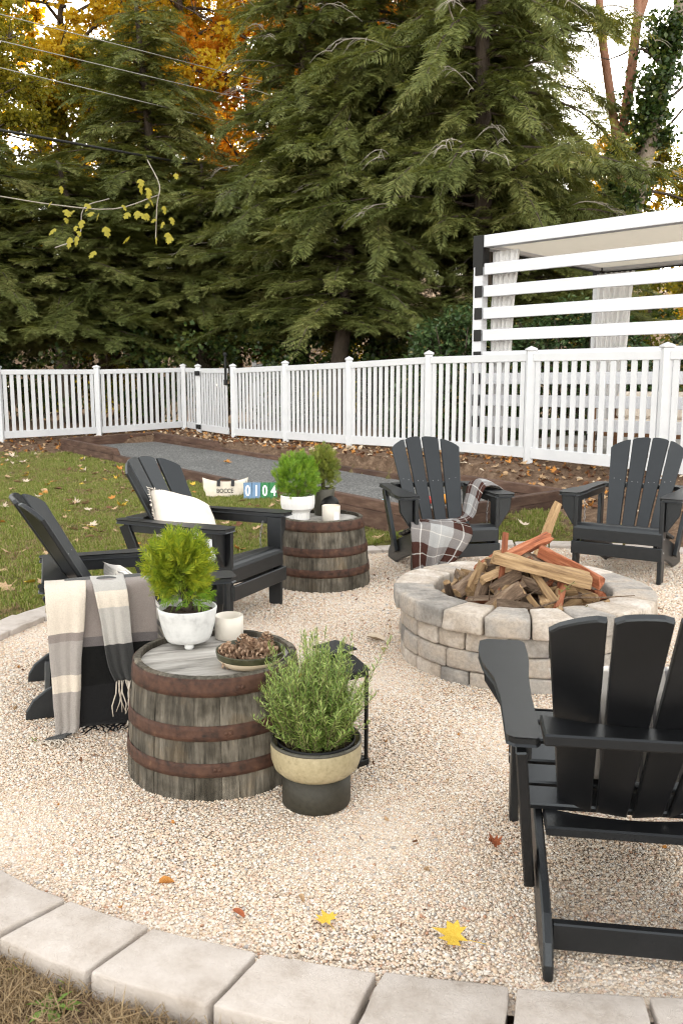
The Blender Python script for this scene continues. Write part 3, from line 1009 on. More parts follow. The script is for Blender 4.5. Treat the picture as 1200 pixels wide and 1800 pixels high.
def build_gate():
    a, b = (-3.28 + .085, 17.93 - .115), (-1.995 - .085, 15.927 + .115)   # corner post .. latch post
    d = Vector((b[0] - a[0], b[1] - a[1], 0)); x = d.normalized()
    hinge = Vector((a[0], a[1], 0)) + x * .62
    z0 = gz1(hinge.x, hinge.y)
    root = empty('garden_gate', (hinge.x, hinge.y, z0))
    tag(root, 'white picket gate with black hinges and tall black latch', 'gate')
    off = Vector((hinge.x, hinge.y, z0))
    fence_panel(root, a, (hinge.x, hinge.y), off, FH, .01, 4)
    fence_post(root, (hinge.x, hinge.y), off)
    h2 = hinge + x * .11; e = Vector((b[0], b[1], 0)) - x * .06
    fence_panel(root, (h2.x, h2.y), (e.x, e.y), off, FH, .02, 10)
    n = Vector((x.y, -x.x, 0))
    if n.y > 0: n = -n
    for z in (.12, 1.18):
        m = MB(); v, f = bar(x * (-.02) + n * .058 + Vector((0, 0, z)), x * .17 + n * .058 + Vector((0, 0, z)), .03, .09, .004); m.add(v, f)
        m.build('hinge', M['black_metal'], root)
    le = Vector((b[0], b[1], 0)) - Vector((hinge.x, hinge.y, 0)) - x * .04 + n * .06
    m = MB()
    v, f = tube([le + Vector((0, 0, .98)), le + Vector((0, 0, 1.48))], .022, 10); m.add(v, f)
    v, f = cbox(.07, .06, .11, .01); m.add(v, f, mat=T(*(le + Vector((0, 0, 1.0)))))
    v, f = lathe([(.001, 0), (.035, .01), (.042, .04), (.03, .075), (.001, .085)], 12); m.add(v, f, mat=T(*(le + Vector((0, 0, 1.47)))))
    m.build('latch', M['black_metal'], root)
build_gate()

# ------------------------------------------------------------------ pergola beyond the fence
PA = Vector((1.84, 11.62, .47)); PU = Vector((.726, -.688, 0)); PV = Vector((.688, .726, 0))
def build_pergola():
    root = empty('pergola', PA)
    tag(root, 'white slatted pergola with black corner brackets and flat roof', 'pergola')
    H = 2.78; LU, LV = 4.6, 3.3
    UP = Vector((0, 0, 1))
    rz = math.atan2(PU.y, PU.x)
    def bx(name, c, su, sv, sz, mat, b=.005, parent=None):
        v, f = cbox(su, sv, sz, b)
        o = obj(name, make_mesh(name, v, f, mat), parent or root, c, (0, 0, rz))
        return o
    for i, (a, b) in enumerate(((0, 0), (LU, 0), (0, LV), (LU, LV))):
        c = PU * a + PV * b
        bx('post', c + UP * (H / 2 - .1), .14, .14, H - .2 - .005, M['pergola_white'])
        bx('corner_bracket', c + UP * (H - .10), .158, .158, .40, M['black_metal'])
        bx('post_base', c + UP * .07, .165, .165, .15, M['black_metal'])
    for b in (0, LV):
        bx('beam', PU * (LU / 2) + PV * b + UP * (H + .02), LU - .165, .14, .15, M['pergola_white'])
    for a in (0, LU):
        bx('beam', PU * a + PV * (LV / 2) + UP * (H + .018), .14, LV - .165, .148, M['pergola_white'])
    bx('roof_panel', PU * (LU / 2) + PV * (LV / 2) + UP * (H + .0), LU - .15, LV - .15, .012, M['ceiling'])
    z = H - .335
    k = 0
    while z > .2:
        bx('slat', PU * (LU / 2 + .02) - PV * .05 + UP * z, LU - .15, .04, .145, M['pergola_white'])
        bx('slat_bracket', PU * .022 - PV * .078 + UP * z, .115, .02, .15, M['black_metal'])
        z -= .283; k += 1
    v, f = tube([PV * .2 + UP * (H - .09) + PU * .1, PV * (LV - .1) + UP * (H - .09) + PU * .1], .014, 8)
    obj('curtain_rod', make_mesh('curtain_rod', v, f, M['black_metal'], True), root)
    v, f = tube([PU * .1 + PV * (LV - .12) + UP * (H - .09), PU * (LU - .1) + PV * (LV - .12) + UP * (H - .09)], .014, 8)
    obj('curtain_rod', make_mesh('curtain_rod', v, f, M['black_metal'], True), root)
    def curtain(o, du, w, wb, amp, n):
        """hangs from the rod at o; du = direction; narrower towards the tie"""
        vv = []; ff = []
        nu, nz = n * 6, 14
        nrm = Vector((-du.y, du.x, 0))
        for j in range(nz + 1):
            t = j / nz
            ww = w * (1 - t) + wb * t
            for i in range(nu + 1):
                s = i / nu
                p = o + du * (ww * s) + nrm * (amp * math.sin(s * n * 2 * math.pi) * (.7 + .5 * t) + .012 * math.sin(i * 1.7 + j)) + UP * (-(H - .2) * t * .98)
                vv.append(tuple(p))
        for j in range(nz):
            for i in range(nu):
                a = j * (nu + 1) + i
                ff.append((a, a + 1, a + nu + 2, a + nu + 1))
        o_ = obj('curtain', make_mesh('curtain', vv, ff, M['curtain'], True), root)
        md = o_.modifiers.new('t', 'SOLIDIFY'); md.thickness = .003
    curtain(PU * .10 + PV * .12 + UP * (H - .10), PU, .40, .24, .03, 5)
    curtain(PU * .02 + PV * (LV - .12) + UP * (H - .10), PU, .62, .46, .035, 7)
    # paved floor
    m = MB()
    c = [PA + PU * a + PV * b for a, b in ((-.9, -.35), (LU + .6, -.35), (LU + .6, LV + 1.2), (-.9, LV + 1.2))]
    v = [(p.x, p.y, .515) for p in c] + [(p.x, p.y, .40) for p in c]
    f = [(0, 1, 2, 3)] + [(4 + i, 4 + (i + 1) % 4, (i + 1) % 4, i) for i in range(4)]
    m.add(v, f)
    tag(m.build('patio', M['concrete']), kind='structure')
    # low wooden sofa on the patio
    so = PA + PU * 1.9 + PV * 1.5; so.z = .516
    s = empty('outdoor_sofa', so, rz)
    tag(s, 'wooden outdoor sofa with pale cushions under the pergola', 'sofa')
    def sb(name, c, d, mat, b=.006):
        v, f = cbox(*d, b); obj(name, make_mesh(name, v, f, mat), s, c)
    for a in (-.8, .8):
        for b in (-.35, .35):
            sb('leg', (a, b, .29), (.06, .06, .58), M['teak'])
        sb('armrest', (a, 0, .60), (.10, .82, .035), M['teak'])
    sb('seat_frame', (0, 0, .26), (1.53, .64, .09), M['teak'])
    for k in range(4):
        sb('back_slat', (0, .36, .40 + k * .12), (1.53, .025, .075), M['teak'])
    for a in (-.39, .39):
        sb('cushion', (a, -.02, .375), (.74, .62, .13), M['pillow'], .04)
        sb('back_cushion', (a, .25, .62), (.72, .14, .38), M['pillow'], .05)
build_pergola()

# ------------------------------------------------------------------ trees
def diamond(L, w, droop=0.0, n=1):
    return np.array([(0, 0, 0), (L * .45, -w / 2, -droop * .35), (L, 0, -droop), (L * .45, w / 2, -droop * .35)])
def spray_template(seed, L=.60, n=19, tl=.24, w=.021):
    r = np.random.default_rng(seed)
    nb = NB()
    for i in range(n):
        s = (i + .6) / n
        base = np.array([L * s, 0, -.10 * L * s * s])
        for sd in (-1, 1):
            l = tl * (1 - s) ** .6 * r.uniform(.65, 1.1) + .05
            a = sd * r.uniform(.75, 1.15)
            d = diamond(l, w * r.uniform(.8, 1.3), l * r.uniform(.05, .4))
            ca, sa = math.cos(a), math.sin(a)
            tw = r.uniform(-.7, .7)
            d = np.c_[d[:, 0], d[:, 1] * math.cos(tw), d[:, 2] + d[:, 1] * math.sin(tw)]
            nb.add(np.c_[d[:, 0] * ca - d[:, 1] * sa, d[:, 0] * sa + d[:, 1] * ca, d[:, 2]] + base, [(0, 1, 2, 3)])
    nb.add(diamond(.16, w, .06) + [L * .92, 0, -.1 * L], [(0, 1, 2, 3)])
    return np.concatenate(nb.v), np.concatenate(nb.f)
SPRAYS = [spray_template(k) for k in range(4)]

def hemlock_mesh(seed, H=15.0, Lmax=3.2, z0=1.4, nb=120, lean=0.0):
    r = np.random.default_rng(seed)
    leaves = NB(); wood = MB(); dead = MB()
    tr = [(.18 * math.sin(z * .5 + seed), .14 * math.cos(z * .37), z) for z in np.linspace(0, H, 12)]
    tr[0] = (0, 0, -.3)
    v, f = tube(tr, [.24 * (1 - i / 12.5) + .015 for i in range(12)], 8); wood.add(v, f)
    for b in range(nb):
        u = (b + .5) / nb
        zz = z0 + (H - z0) * u ** 1.15
        L = Lmax * (1 - (zz - z0) / (H - z0 + .5)) ** .7 * r.uniform(.38, 1.15) * min(1, .35 + zz / 8.0) + .25
        az = b * 2.399 + r.uniform(-.4, .4)
        rise = r.uniform(-.05, .38); droop = r.uniform(.22, .78) * (.62 if u < .12 else 1)
        ca, sa = math.cos(az), math.sin(az)
        ts = np.linspace(0, 1, 6)
        path = [(L * t * ca, L * t * sa, zz + L * (rise * t - droop * t * t)) for t in ts]
        v, f = tube(path, [.035 * (1 - t) * min(1, L / 2) + .006 for t in ts], 4, False); wood.add(v, f)
        ns = max(6, int(L / .066))
        t = np.sort(r.uniform(.10, 1.0, ns)); t[-1] = 1.0
        side = np.where(np.arange(ns) % 2, 1, -1)
        yaw = az + side * r.uniform(.35, 1.15, ns) * (1 - .45 * t)
        pitch = np.arctan(droop * 2 * t - rise) * .85 + r.normal(.12, .30, ns)
        roll = r.normal(0, .4, ns)
        pos = np.c_[L * t * ca, L * t * sa, zz + L * (rise * t - droop * t * t)]
        sc = r.uniform(.75, 1.35, ns) * (1.15 - .35 * t) * min(1, .55 + L / 4)
        for k in range(4):
            q = np.arange(ns) % 4 == k
            if q.any():
                leaves.add(*stamp(SPRAYS[k][0], SPRAYS[k][1], rotmats(q.sum(), yaw[q], roll[q], pitch[q]), pos[q], sc[q]))
        if r.random() < .34 and L > 1.2:        # dead grey branch with side twigs
            tt = r.uniform(.45, .85)
            p = np.array([L * tt * ca, L * tt * sa, zz + L * (rise * tt - droop * tt * tt) + .05])
            a2 = az + r.uniform(-.7, .7); l = r.uniform(.8, 1.7); rs = r.uniform(.1, .45); dp = r.uniform(.5, .95)
            def dp_at(q): return p + np.array([l * q * math.cos(a2 + .5 * q), l * q * math.sin(a2 + .5 * q), l * (rs * q - dp * q * q)])
            v, f = tube([tuple(dp_at(q)) for q in np.linspace(0, 1, 7)], [.014, .013, .012, .010, .008, .006, .003], 4, False); dead.add(v, f)
            for q in r.uniform(.25, 1, int(r.integers(5, 10))):
                b0 = dp_at(q); a3 = a2 + r.uniform(-1.2, 1.2); l3 = r.uniform(.15, .5)
                v, f = tube([tuple(b0 + np.array([l3 * u * math.cos(a3), l3 * u * math.sin(a3), l3 * (.15 * u - .75 * u * u)])) for u in (0, .35, .7, 1)], [.007, .006, .005, .002], 3, False); dead.add(v, f)
    return leaves.mesh('crown', M['hemlock']), make_mesh('trunk', wood.v, wood.f, M['bark'], True), make_mesh('dead_branches', dead.v, dead.f, M['dead_twig'])

HEM = [hemlock_mesh(11, 15.5, 3.7, 4.1, 155), hemlock_mesh(12, 14.0, 3.5, 4.4, 145), hemlock_mesh(13, 16.5, 3.9, 4.9, 155)]
def hemlock(k, x, y, rz, sc, label, dark=False, group='hemlocks behind the fence', zs=1.0, dead=False):
    root = empty('hemlock_tree', (x, y, gz1(x, y)), rz, sc)
    root.scale.z = sc * zs
    tag(root, label, 'tree', group)
    c = obj('crown', HEM[k][0], root)
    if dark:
        c.material_slots[0].link = 'OBJECT'; c.material_slots[0].material = M['hemlock_shade']
    obj('trunk', HEM[k][1], root)
    if dead:
        obj('dead_twigs', HEM[k][2], root)['kind'] = 'stuff'
hemlock(1, -8.4, 19.9, .4, .95, 'dark hemlock at the far left, behind the yellow vine', zs=.52)
hemlock(0, -4.8, 22.0, 1.9, 1.0, 'hemlock rising behind the corner of the fence, left of centre', zs=.64)
hemlock(2, -.9, 20.7, 1.5, .92, 'tall hemlock with layered boughs behind the garden gate', zs=.74, dead=True)
hemlock(1, .8, 20.8, 4.6, 1.1, 'slim hemlock with visible trunk in the middle of the tree wall', zs=.8)
hemlock(0, 2.9, 18.4, 5.0, .98, 'large drooping hemlock with grey dead twigs beside the pergola', dead=True)
hemlock(2, 4.2, 21.6, .9, .78, 'hemlock behind the pergola with the sky open on its right')
hemlock(1, -6.4, 20.4, 2.7, .92, 'low feathery hemlock between the two at the left', zs=.46)
hemlock(2, -3.5, 21.4, 5.6, .85, 'short full hemlock just left of the gate', zs=.44)
hemlock(0, .0, 18.9, .9, .84, 'short full hemlock filling the middle of the tree wall', zs=.58)
hemlock(1, 4.1, 19.2, 3.9, .78, 'hemlock directly behind the pergola, right of the drooping one', zs=.62)
hemlock(0, -10.6, 20.6, 4.0, .95, 'hemlock cut by the left edge of the view', zs=.60)
for k, x, y, rz, sc, zs, where in ((2, -10.5, 24, 1, 1, .42, 'second from the left'), (0, -6.5, 25.0, 2, .95, .42, 'between the two left hemlocks'), (1, -3, 25.2, 3.3, 1.0, .46, 'behind the gate hemlock'),
                            (0, 0.2, 25.0, .2, 1.0, .55, 'behind the slim middle hemlock'), (2, 3.0, 25.5, 5.2, .95, .8, 'behind the drooping hemlock'), (1, -13.5, 21, 5.9, 1.1, .45, 'at the left edge of the wood'), (1, 5.2, 26.5, 2.4, .7, .55, 'next to the ivy-clad trunk')):
    hemlock(k, x, y, rz, sc, 'hemlock of the second row with shade-coloured needles, ' + where, True, 'second row of hemlocks', zs)

LEAF_Q = np.array([(0, 0, 0), (.5, -.42, .06), (1, 0, -.05), (.5, .42, .06)])
def leaf_cloud(centres, radii, per, size, r, flat=.0, up=.0):
    nb = NB()
    C = np.repeat(np.asarray(centres, float), per, axis=0)
    Rr = np.repeat(np.asarray(radii, float), per)
    n = len(C)
    d = r.normal(size=(n, 3)); d /= np.linalg.norm(d, axis=1)[:, None]
    P = C + d * (Rr * r.uniform(.15, 1, n) ** .6)[:, None] * [1, 1, .75]
    m = rotmats(n, r.uniform(0, 6.28, n), r.normal(0, .7, n), r.normal(.35, .6, n))
    nb.add(*stamp(LEAF_Q, [(0, 1, 2, 3)], m, P, size * r.uniform(.6, 1.3, n)))
    return nb

def broadleaf_mesh(seed, H=14.0, W=4.0, nbr=34, per=110, size=.15, z0=3.0, clump=.62):
    r = np.random.default_rng(seed)
    wood = MB(); cs = []
    tr = [(.25 * math.sin(z * .35 + seed), .2 * math.cos(z * .3 + seed), z) for z in np.linspace(0, H * .92, 9)]
    v, f = tube(tr, [.20 * (1 - i / 9.5) + .02 for i in range(9)], 7); wood.add(v, f)
    for b in range(nbr):
        u = (b + .5) / nbr
        zz = z0 + (H - z0) * u * .95
        L = W * math.sin(min(1, .25 + .8 * u) * math.pi) ** .6 * r.uniform(.6, 1.1) * .8 + .5
        az = b * 2.399 + r.uniform(-.5, .5)
        el = r.uniform(.25, .8)
        p = [np.array([0, 0, zz])]
        for s in (.35, .7, 1.0):
            p.append(np.array([L * s * math.cos(az + .3 * s), L * s * math.sin(az + .3 * s), zz + L * s * el * (1 - .35 * s)]))
        v, f = tube([tuple(q) for q in p], [.06, .04, .025, .01], 4, False); wood.add(v, f)
        for _ in range(7):
            s = r.uniform(.3, 1.05)
            q = np.array([L * s * math.cos(az + .3 * s), L * s * math.sin(az + .3 * s), zz + L * s * el * (1 - .35 * s)]) + r.normal(0, .38, 3)
            cs.append(q)
            v, f = tube([tuple(p[2]), tuple((p[2] + q) / 2 + [0, 0, .1]), tuple(q)], [.018, .012, .005], 3, False); wood.add(v, f)
    nb = leaf_cloud(cs, r.uniform(.35, 1.0, len(cs)) * clump, per, size, r)
    return nb.mesh('crown', M['autumn_yellow']), make_mesh('trunk', wood.v, wood.f, M['bark'], True)
BRD = [broadleaf_mesh(21), broadleaf_mesh(22, 15, 4.4, 36, 110)]
def broadleaf(k, x, y, rz, sc, mat, label, bark=None, name='autumn_tree'):
    root = empty(name, (x, y, gz1(x, y)), rz, sc)
    tag(root, label, 'tree', 'autumn trees beyond the hemlocks')
    c = obj('crown', BRD[k][0], root)
    c.material_slots[0].link = 'OBJECT'; c.material_slots[0].material = mat
    t = obj('trunk', BRD[k][1], root)
    if bark:
        t.material_slots[0].link = 'OBJECT'; t.material_slots[0].material = bark
broadleaf(0, -9.0, 30, 0, 1.15, M['autumn_yellow'], 'bright yellow autumn tree glowing at the upper left')
broadleaf(1, -5.2, 31, 2, 1.1, M['autumn_yellow'], 'golden autumn tree showing above the left hemlocks')
broadleaf(0, -2.2, 30, 4, 1.15, M['autumn_orange'], 'orange autumn tree glowing between the central hemlocks')
broadleaf(1, 1.6, 32, 1, 1.1, M['autumn_orange'], 'orange autumn tree seen in chinks behind the middle hemlock')
broadleaf(0, -9.2, 22.8, 1.3, .74, M['autumn_green'], 'yellow-green tree at the left edge, above the dark hemlock')
broadleaf(0, -7.0, 35, 5.5, 1.0, M['autumn_green'], 'far yellow-green tree behind the golden ones')
broadleaf(1, -3.8, 36, 3.1, 1.1, M['autumn_yellow'], 'far yellow tree above the gate hemlock')
broadleaf(0, 2.6, 35, 2.6, 1.05, M['autumn_orange'], 'far orange tree behind the drooping hemlock')
broadleaf(1, -10.8, 26.5, .3, .80, M['autumn_green'], 'leafy yellow-green tree behind the hemlock at the left edge')
broadleaf(0, -7.4, 27.5, 4.4, .72, M['autumn_green'], 'half-green tree in the gap left of the corner hemlock')
broadleaf(1, -13, 27, 3.3, 1.05, M['autumn_green'], 'yellow-green tree at the left edge of the wood')
broadleaf(0, 9.6, 27, 5, .52, M['autumn_green'], 'low yellow-green tree right of the ivy-clad trunk')
broadleaf(1, 7.6, 25, 2.2, .50, M['autumn_yellow'], 'low golden tree behind the pergola roof')
broadleaf(0, 13.5, 25, 1.2, .9, M['autumn_green'], 'turning green tree at the right edge, beyond the pergola')

# ivy covered leaning tree at the right
def ivy_tree():
    r = np.random.default_rng(5)
    x, y = 6.9, 21.5
    root = empty('ivy_clad_tree', (x, y, gz1(x, y)))
    tag(root, 'leaning pale trunk wrapped in dark ivy against the bright sky', 'tree')
    main = [(0, 0, -.2), (-.1, 0, 2), (.0, 0, 4), (.35, .05, 6), (.75, .1, 8), (1.2, .1, 10.5), (1.7, .2, 13)]
    v, f = tube(main, [.26, .24, .21, .19, .17, .14, .1], 9)
    obj('trunk', make_mesh('trunk', v, f, M['bark_pale'], True), root)
    m = MB()
    for pts, rd in (([(-.1, 0, 5.2), (-.35, .1, 7), (-.75, .1, 9), (-1.1, .2, 12)], [.13, .11, .1, .06]),
                    ([(-.2, .1, 6.6), (.0, .2, 8.2), (.1, .2, 9.6), (-.1, .2, 12)], [.12, .12, .11, .07]),
                    ([(.05, .2, 9.2), (.35, .2, 10.2), (.5, .2, 12)], [.09, .08, .05])):
        v, f = tube(pts, rd, 7, False); m.add(v, f)
    obj('fork', make_mesh('fork', m.v, m.f, M['bark_red'], True), root)
    m = MB()
    for k in range(9):
        z = 4.6 + k * .62
        a = .2 + .1 * k
        L = r.uniform(1.2, 2.6)
        s = 1 if k % 3 else -1
        base = Vector((.1 + max(0, z - 5) * .2, .05, z))
        pts = [base]
        for q in range(1, 7):
            pts.append(base + Vector((s * L * q / 6, -.3 * q / 6 * L, .25 * math.sin(q * .9 + k) + .05 * q)))
        v, f = tube(pts, [.045 * (1 - q / 7.5) for q in range(7)], 5, False); m.add(v, f)
    obj('bare_branches', make_mesh('bare_branches', m.v, m.f, M['bark'], True), root)
    cs = []; rd = []
    for k in range(150):
        z = r.uniform(.5, 9.4)
        cx = np.interp(z, [0, 4, 6, 8, 10.5], [-.1, -.15, .05, .55, 1.1])
        w = np.interp(z, [0, 3, 5, 7, 9.5], [1.2, 1.15, .85, .55, .35])
        cs.append((cx - .25 * (w > .6) + r.normal(0, w * .5), r.normal(0, w * .4), z)); rd.append(r.uniform(.25, .55))
    nb = leaf_cloud(cs, rd, 110, .12, r)
    obj('ivy', nb.mesh('ivy', M['ivy']), root)
ivy_tree()

def laurel(x, y, rx, ry, h, n, seed, label):
    r = np.random.default_rng(seed)
    root = empty('laurel_bush', (x, y, gz1(x, y)))
    tag(root, label, 'bush', 'laurel bushes behind the pergola')
    d = r.normal(size=(n, 3)); d /= np.linalg.norm(d, axis=1)[:, None]; d[:, 2] = np.abs(d[:, 2]) * 1.0 - .12
    rr = r.uniform(.70, 1.0, n) ** .5
    lump = 1 + .10 * np.sin(d[:, 0] * 7 + seed) * np.cos(d[:, 2] * 6) + .05 * np.sin(d[:, 1] * 13)
    P = d * (rr * lump)[:, None] * [rx, ry, h]
    az = np.arctan2(d[:, 1], d[:, 0]) + r.normal(0, .9, n)
    tv = np.array([(0, 0, 0), (.5, -.2, .02), (1, 0, -.06), (.5, .2, .02)])
    nb = NB(); nb.add(*stamp(tv, [(0, 1, 2, 3)], rotmats(n, az, r.normal(0, .5, n), r.normal(.1, .5, n)), P, .135 * r.uniform(.7, 1.3, n)))
    obj('foliage', nb.mesh('foliage', M['laurel']), root)
    m = MB()
    for k in range(14):
        a = k * 2.4; q = r.uniform(.4, .8)
        v, f = tube([(.1 * math.cos(a), .1 * math.sin(a), -.1), (rx * q * .5 * math.cos(a), ry * q * .5 * math.sin(a), h * .4), (rx * q * math.cos(a), ry * q * math.sin(a), h * .75)], [.03, .02, .008], 5, False)
        m.add(v, f)
    obj('stems', make_mesh('stems', m.v, m.f, M['bark'], True), root)
laurel(2.0, 14.9, 1.25, .9, 2.45, 11000, 1, 'glossy dark laurel bush left of the pergola post')
laurel(4.4, 16.2, 1.8, 1.0, 2.75, 13000, 2, 'wide glossy laurel bush seen through the pergola slats')
laurel(7.4, 16.4, 1.7, 1.0, 2.5, 11000, 3, 'laurel bush behind the right curtain of the pergola')

def understory(x, y, rx, h, n, seed, mat, label):
    r = np.random.default_rng(seed)
    root = empty('understory_shrub', (x, y, gz1(x, y)))
    tag(root, label, 'shrub', 'shrubs in the shade under the hemlocks')
    cs = np.c_[r.normal(0, rx * .5, 40), r.normal(0, .7, 40), r.uniform(.2, h, 40)] if h < 3 else np.c_[r.normal(0, rx * .5, 40), r.normal(0, .7, 40), h * r.uniform(.05, 1, 40) ** .8]
    nb = leaf_cloud(cs, r.uniform(.25, .6, 40), n, .11, r)
    obj('foliage', nb.mesh('foliage', mat), root)
    m = MB()
    for k in range(10):
        c = cs[k]
        v, f = tube([(c[0] * .3, c[1] * .3, -.1), (c[0] * .7, c[1] * .7, c[2] * .5), tuple(c)], [.02, .014, .006], 4, False); m.add(v, f)
    obj('stems', make_mesh('stems', m.v, m.f, M['bark'], True), root)
for i, (x, y, rx, h, mt, lb) in enumerate(((-9.5, 21.5, 1.6, 2.2, 'ivy', 'dark leafy shrub under the hemlock at the far left'), (-6.2, 23.0, 1.8, 2.4, 'autumn_green', 'yellowing shrub in shade behind the left fence panels'),
        (-3.2, 23.5, 1.8, 2.6, 'ivy', 'dark shrub in shade behind the gate'), (-.4, 23.6, 1.8, 2.4, 'autumn_green', 'yellowing shrub in shade behind the middle of the fence'), (2.4, 23.0, 1.8, 2.6, 'ivy', 'dark shrub in shade left of the laurels'), (-12, 19.5, 1.6, 2.2, 'ivy', 'dark shrub at the left edge behind the fence'),
        (-7.8, 21.6, 1.7, 2.5, 'ivy', 'dark filler shrub between the two left trunks, behind the fence'), (-4.6, 20.6, 1.6, 2.3, 'ivy', 'dark filler shrub behind the corner post of the fence'), (-1.6, 19.6, 1.5, 2.2, 'ivy', 'dark filler shrub right of the gate latch'),  # this row and the next: dark shrubs added to darken the gap under the hemlocks
        (.9, 19.6, 1.5, 2.5, 'ivy', 'dark filler shrub at the foot of the middle trunks'), (-10.4, 22.6, 1.6, 2.6, 'ivy', 'dark filler shrub at the foot of the leftmost hemlock'),
        (8.2, 20.5, 2.2, 3.6, 'autumn_green', 'tall yellowing shrub right of the ivy-clad trunk'), (10.6, 19.5, 2.2, 3.4, 'autumn_brown', 'brown-leaved shrub seen through the right end of the pergola'), (5.8, 22.5, 2.2, 4.0, 'autumn_green', 'yellow-green shrub behind the pergola roof'))):
    understory(x, y, rx, h, 85 if h < 3 else 130, 60 + i, M[mt], lb)

def catmull_pts(P, n=4):
    P = [Vector(p) for p in P]; Q = [2 * P[0] - P[1]] + P + [2 * P[-1] - P[-2]]
    out = []
    for i in range(len(P) - 1):
        a, b, c, d = Q[i:i + 4]
        for k in range(n):
            t = k / n
            out.append(.5 * (2 * b + (c - a) * t + (2 * a - 5 * b + 4 * c - d) * t * t + (3 * b - a - 3 * c + d) * t ** 3))
    return out + [P[-1]]
# yellow grape vine hanging from the left hemlock
def grape_vine():
    r = random.Random(3)
    root = empty('grape_vine', (-5.6, 16.9, gz1(-5.6, 16.9)))
    tag(root, 'wild vine with large yellow leaves hanging before the left hemlocks', 'vine')
    ol = [(0, 0), (.16, -.30), (.44, -.42), (.50, -.20), (.78, -.30), (.86, -.10), (1.05, 0), (.86, .10), (.78, .30), (.50, .20), (.44, .42), (.16, .30)]
    v = [(x, y, -.10 * (abs(y) * 2) ** 1.5 - .12 * x * x) for x, y in ol] + [(.45, 0, .05)]
    f = [(i, (i + 1) % 12, 12) for i in range(12)]
    lm = make_mesh('leaf', v, f, M['vine_leaf'], True)
    stems = MB()
    # anchor paths relative to the root: (x, y, z)
    paths = [[(-3.0, .6, 4.3), (-2.2, .2, 4.0), (-1.6, -.2, 3.75), (-1.3, -.3, 3.25)], [(-1.2, .6, 4.5), (.2, .1, 4.35), (1.3, -.2, 4.25), (2.2, -.2, 4.5)],
             [(1.9, .3, 5.1), (2.15, -.1, 4.7), (2.2, -.2, 4.2), (2.1, -.2, 3.6)], [(1.0, .4, 4.6), (.8, 0, 4.2), (.55, -.2, 3.7), (.2, -.2, 3.45)], [(-2.9, .3, 4.9), (-2.5, 0, 4.6), (-1.9, -.2, 4.6), (-1.3, -.2, 4.5)]]
    cnt = [15, 10, 16, 11, 10]
    for pth, n in zip(paths, cnt):
        pth = [tuple(Vector(p) + Vector((r.uniform(-.12, .12), 0, r.uniform(-.12, .12)))) for p in pth]
        v, f = tube(catmull_pts(pth), [.011] * 13, 5, False); stems.add(v, f)
        for k in range(n):
            t = r.uniform(.25, 1) * (len(pth) - 1)
            i = min(int(t), len(pth) - 2)
            p = Vector(pth[i]).lerp(Vector(pth[i + 1]), t - i) + Vector((r.uniform(-.48, .48), r.uniform(-.3, -.05), r.uniform(-.38, .30)))
            o = obj('leaf', lm, root, p, (r.uniform(-.5, .5), r.uniform(.5, 1.5), r.uniform(-2.6, -.5)))
            s = r.uniform(.13, .23); o.scale = (s, s, s)
    stems.build('stem', M['dead_twig'], root, True)
grape_vine()

# overhead wires
def wire(label, a, b, sag, rad, mat):
    pts = [Vector(a).lerp(Vector(b), t) - Vector((0, 0, sag * 4 * t * (1 - t))) for t in np.linspace(0, 1, 24)]
    v, f = tube(pts, rad, 6)
    o = obj('overhead_wire', make_mesh('overhead_wire', v, f, mat, True))
    tag(o, label, 'wire', 'overhead wires at the upper left')
wire('uppermost thin grey wire crossing the upper left corner', (-10, 8, 6.37), (2, 34, 11.44), .05, .011, M['cable_grey'])
wire('second thin grey wire from the top at the upper left', (-10, 8, 6.03), (2, 34, 10.76), .05, .011, M['cable_grey'])
wire('third thin grey wire, just above the thick black cable', (-10, 8, 5.81), (2, 34, 9.8), .05, .011, M['cable_grey'])
wire('thick black cable running into the hemlocks at left', (-10, 8, 4.89), (2, 34, 8.4), .05, .028, M['cable'])

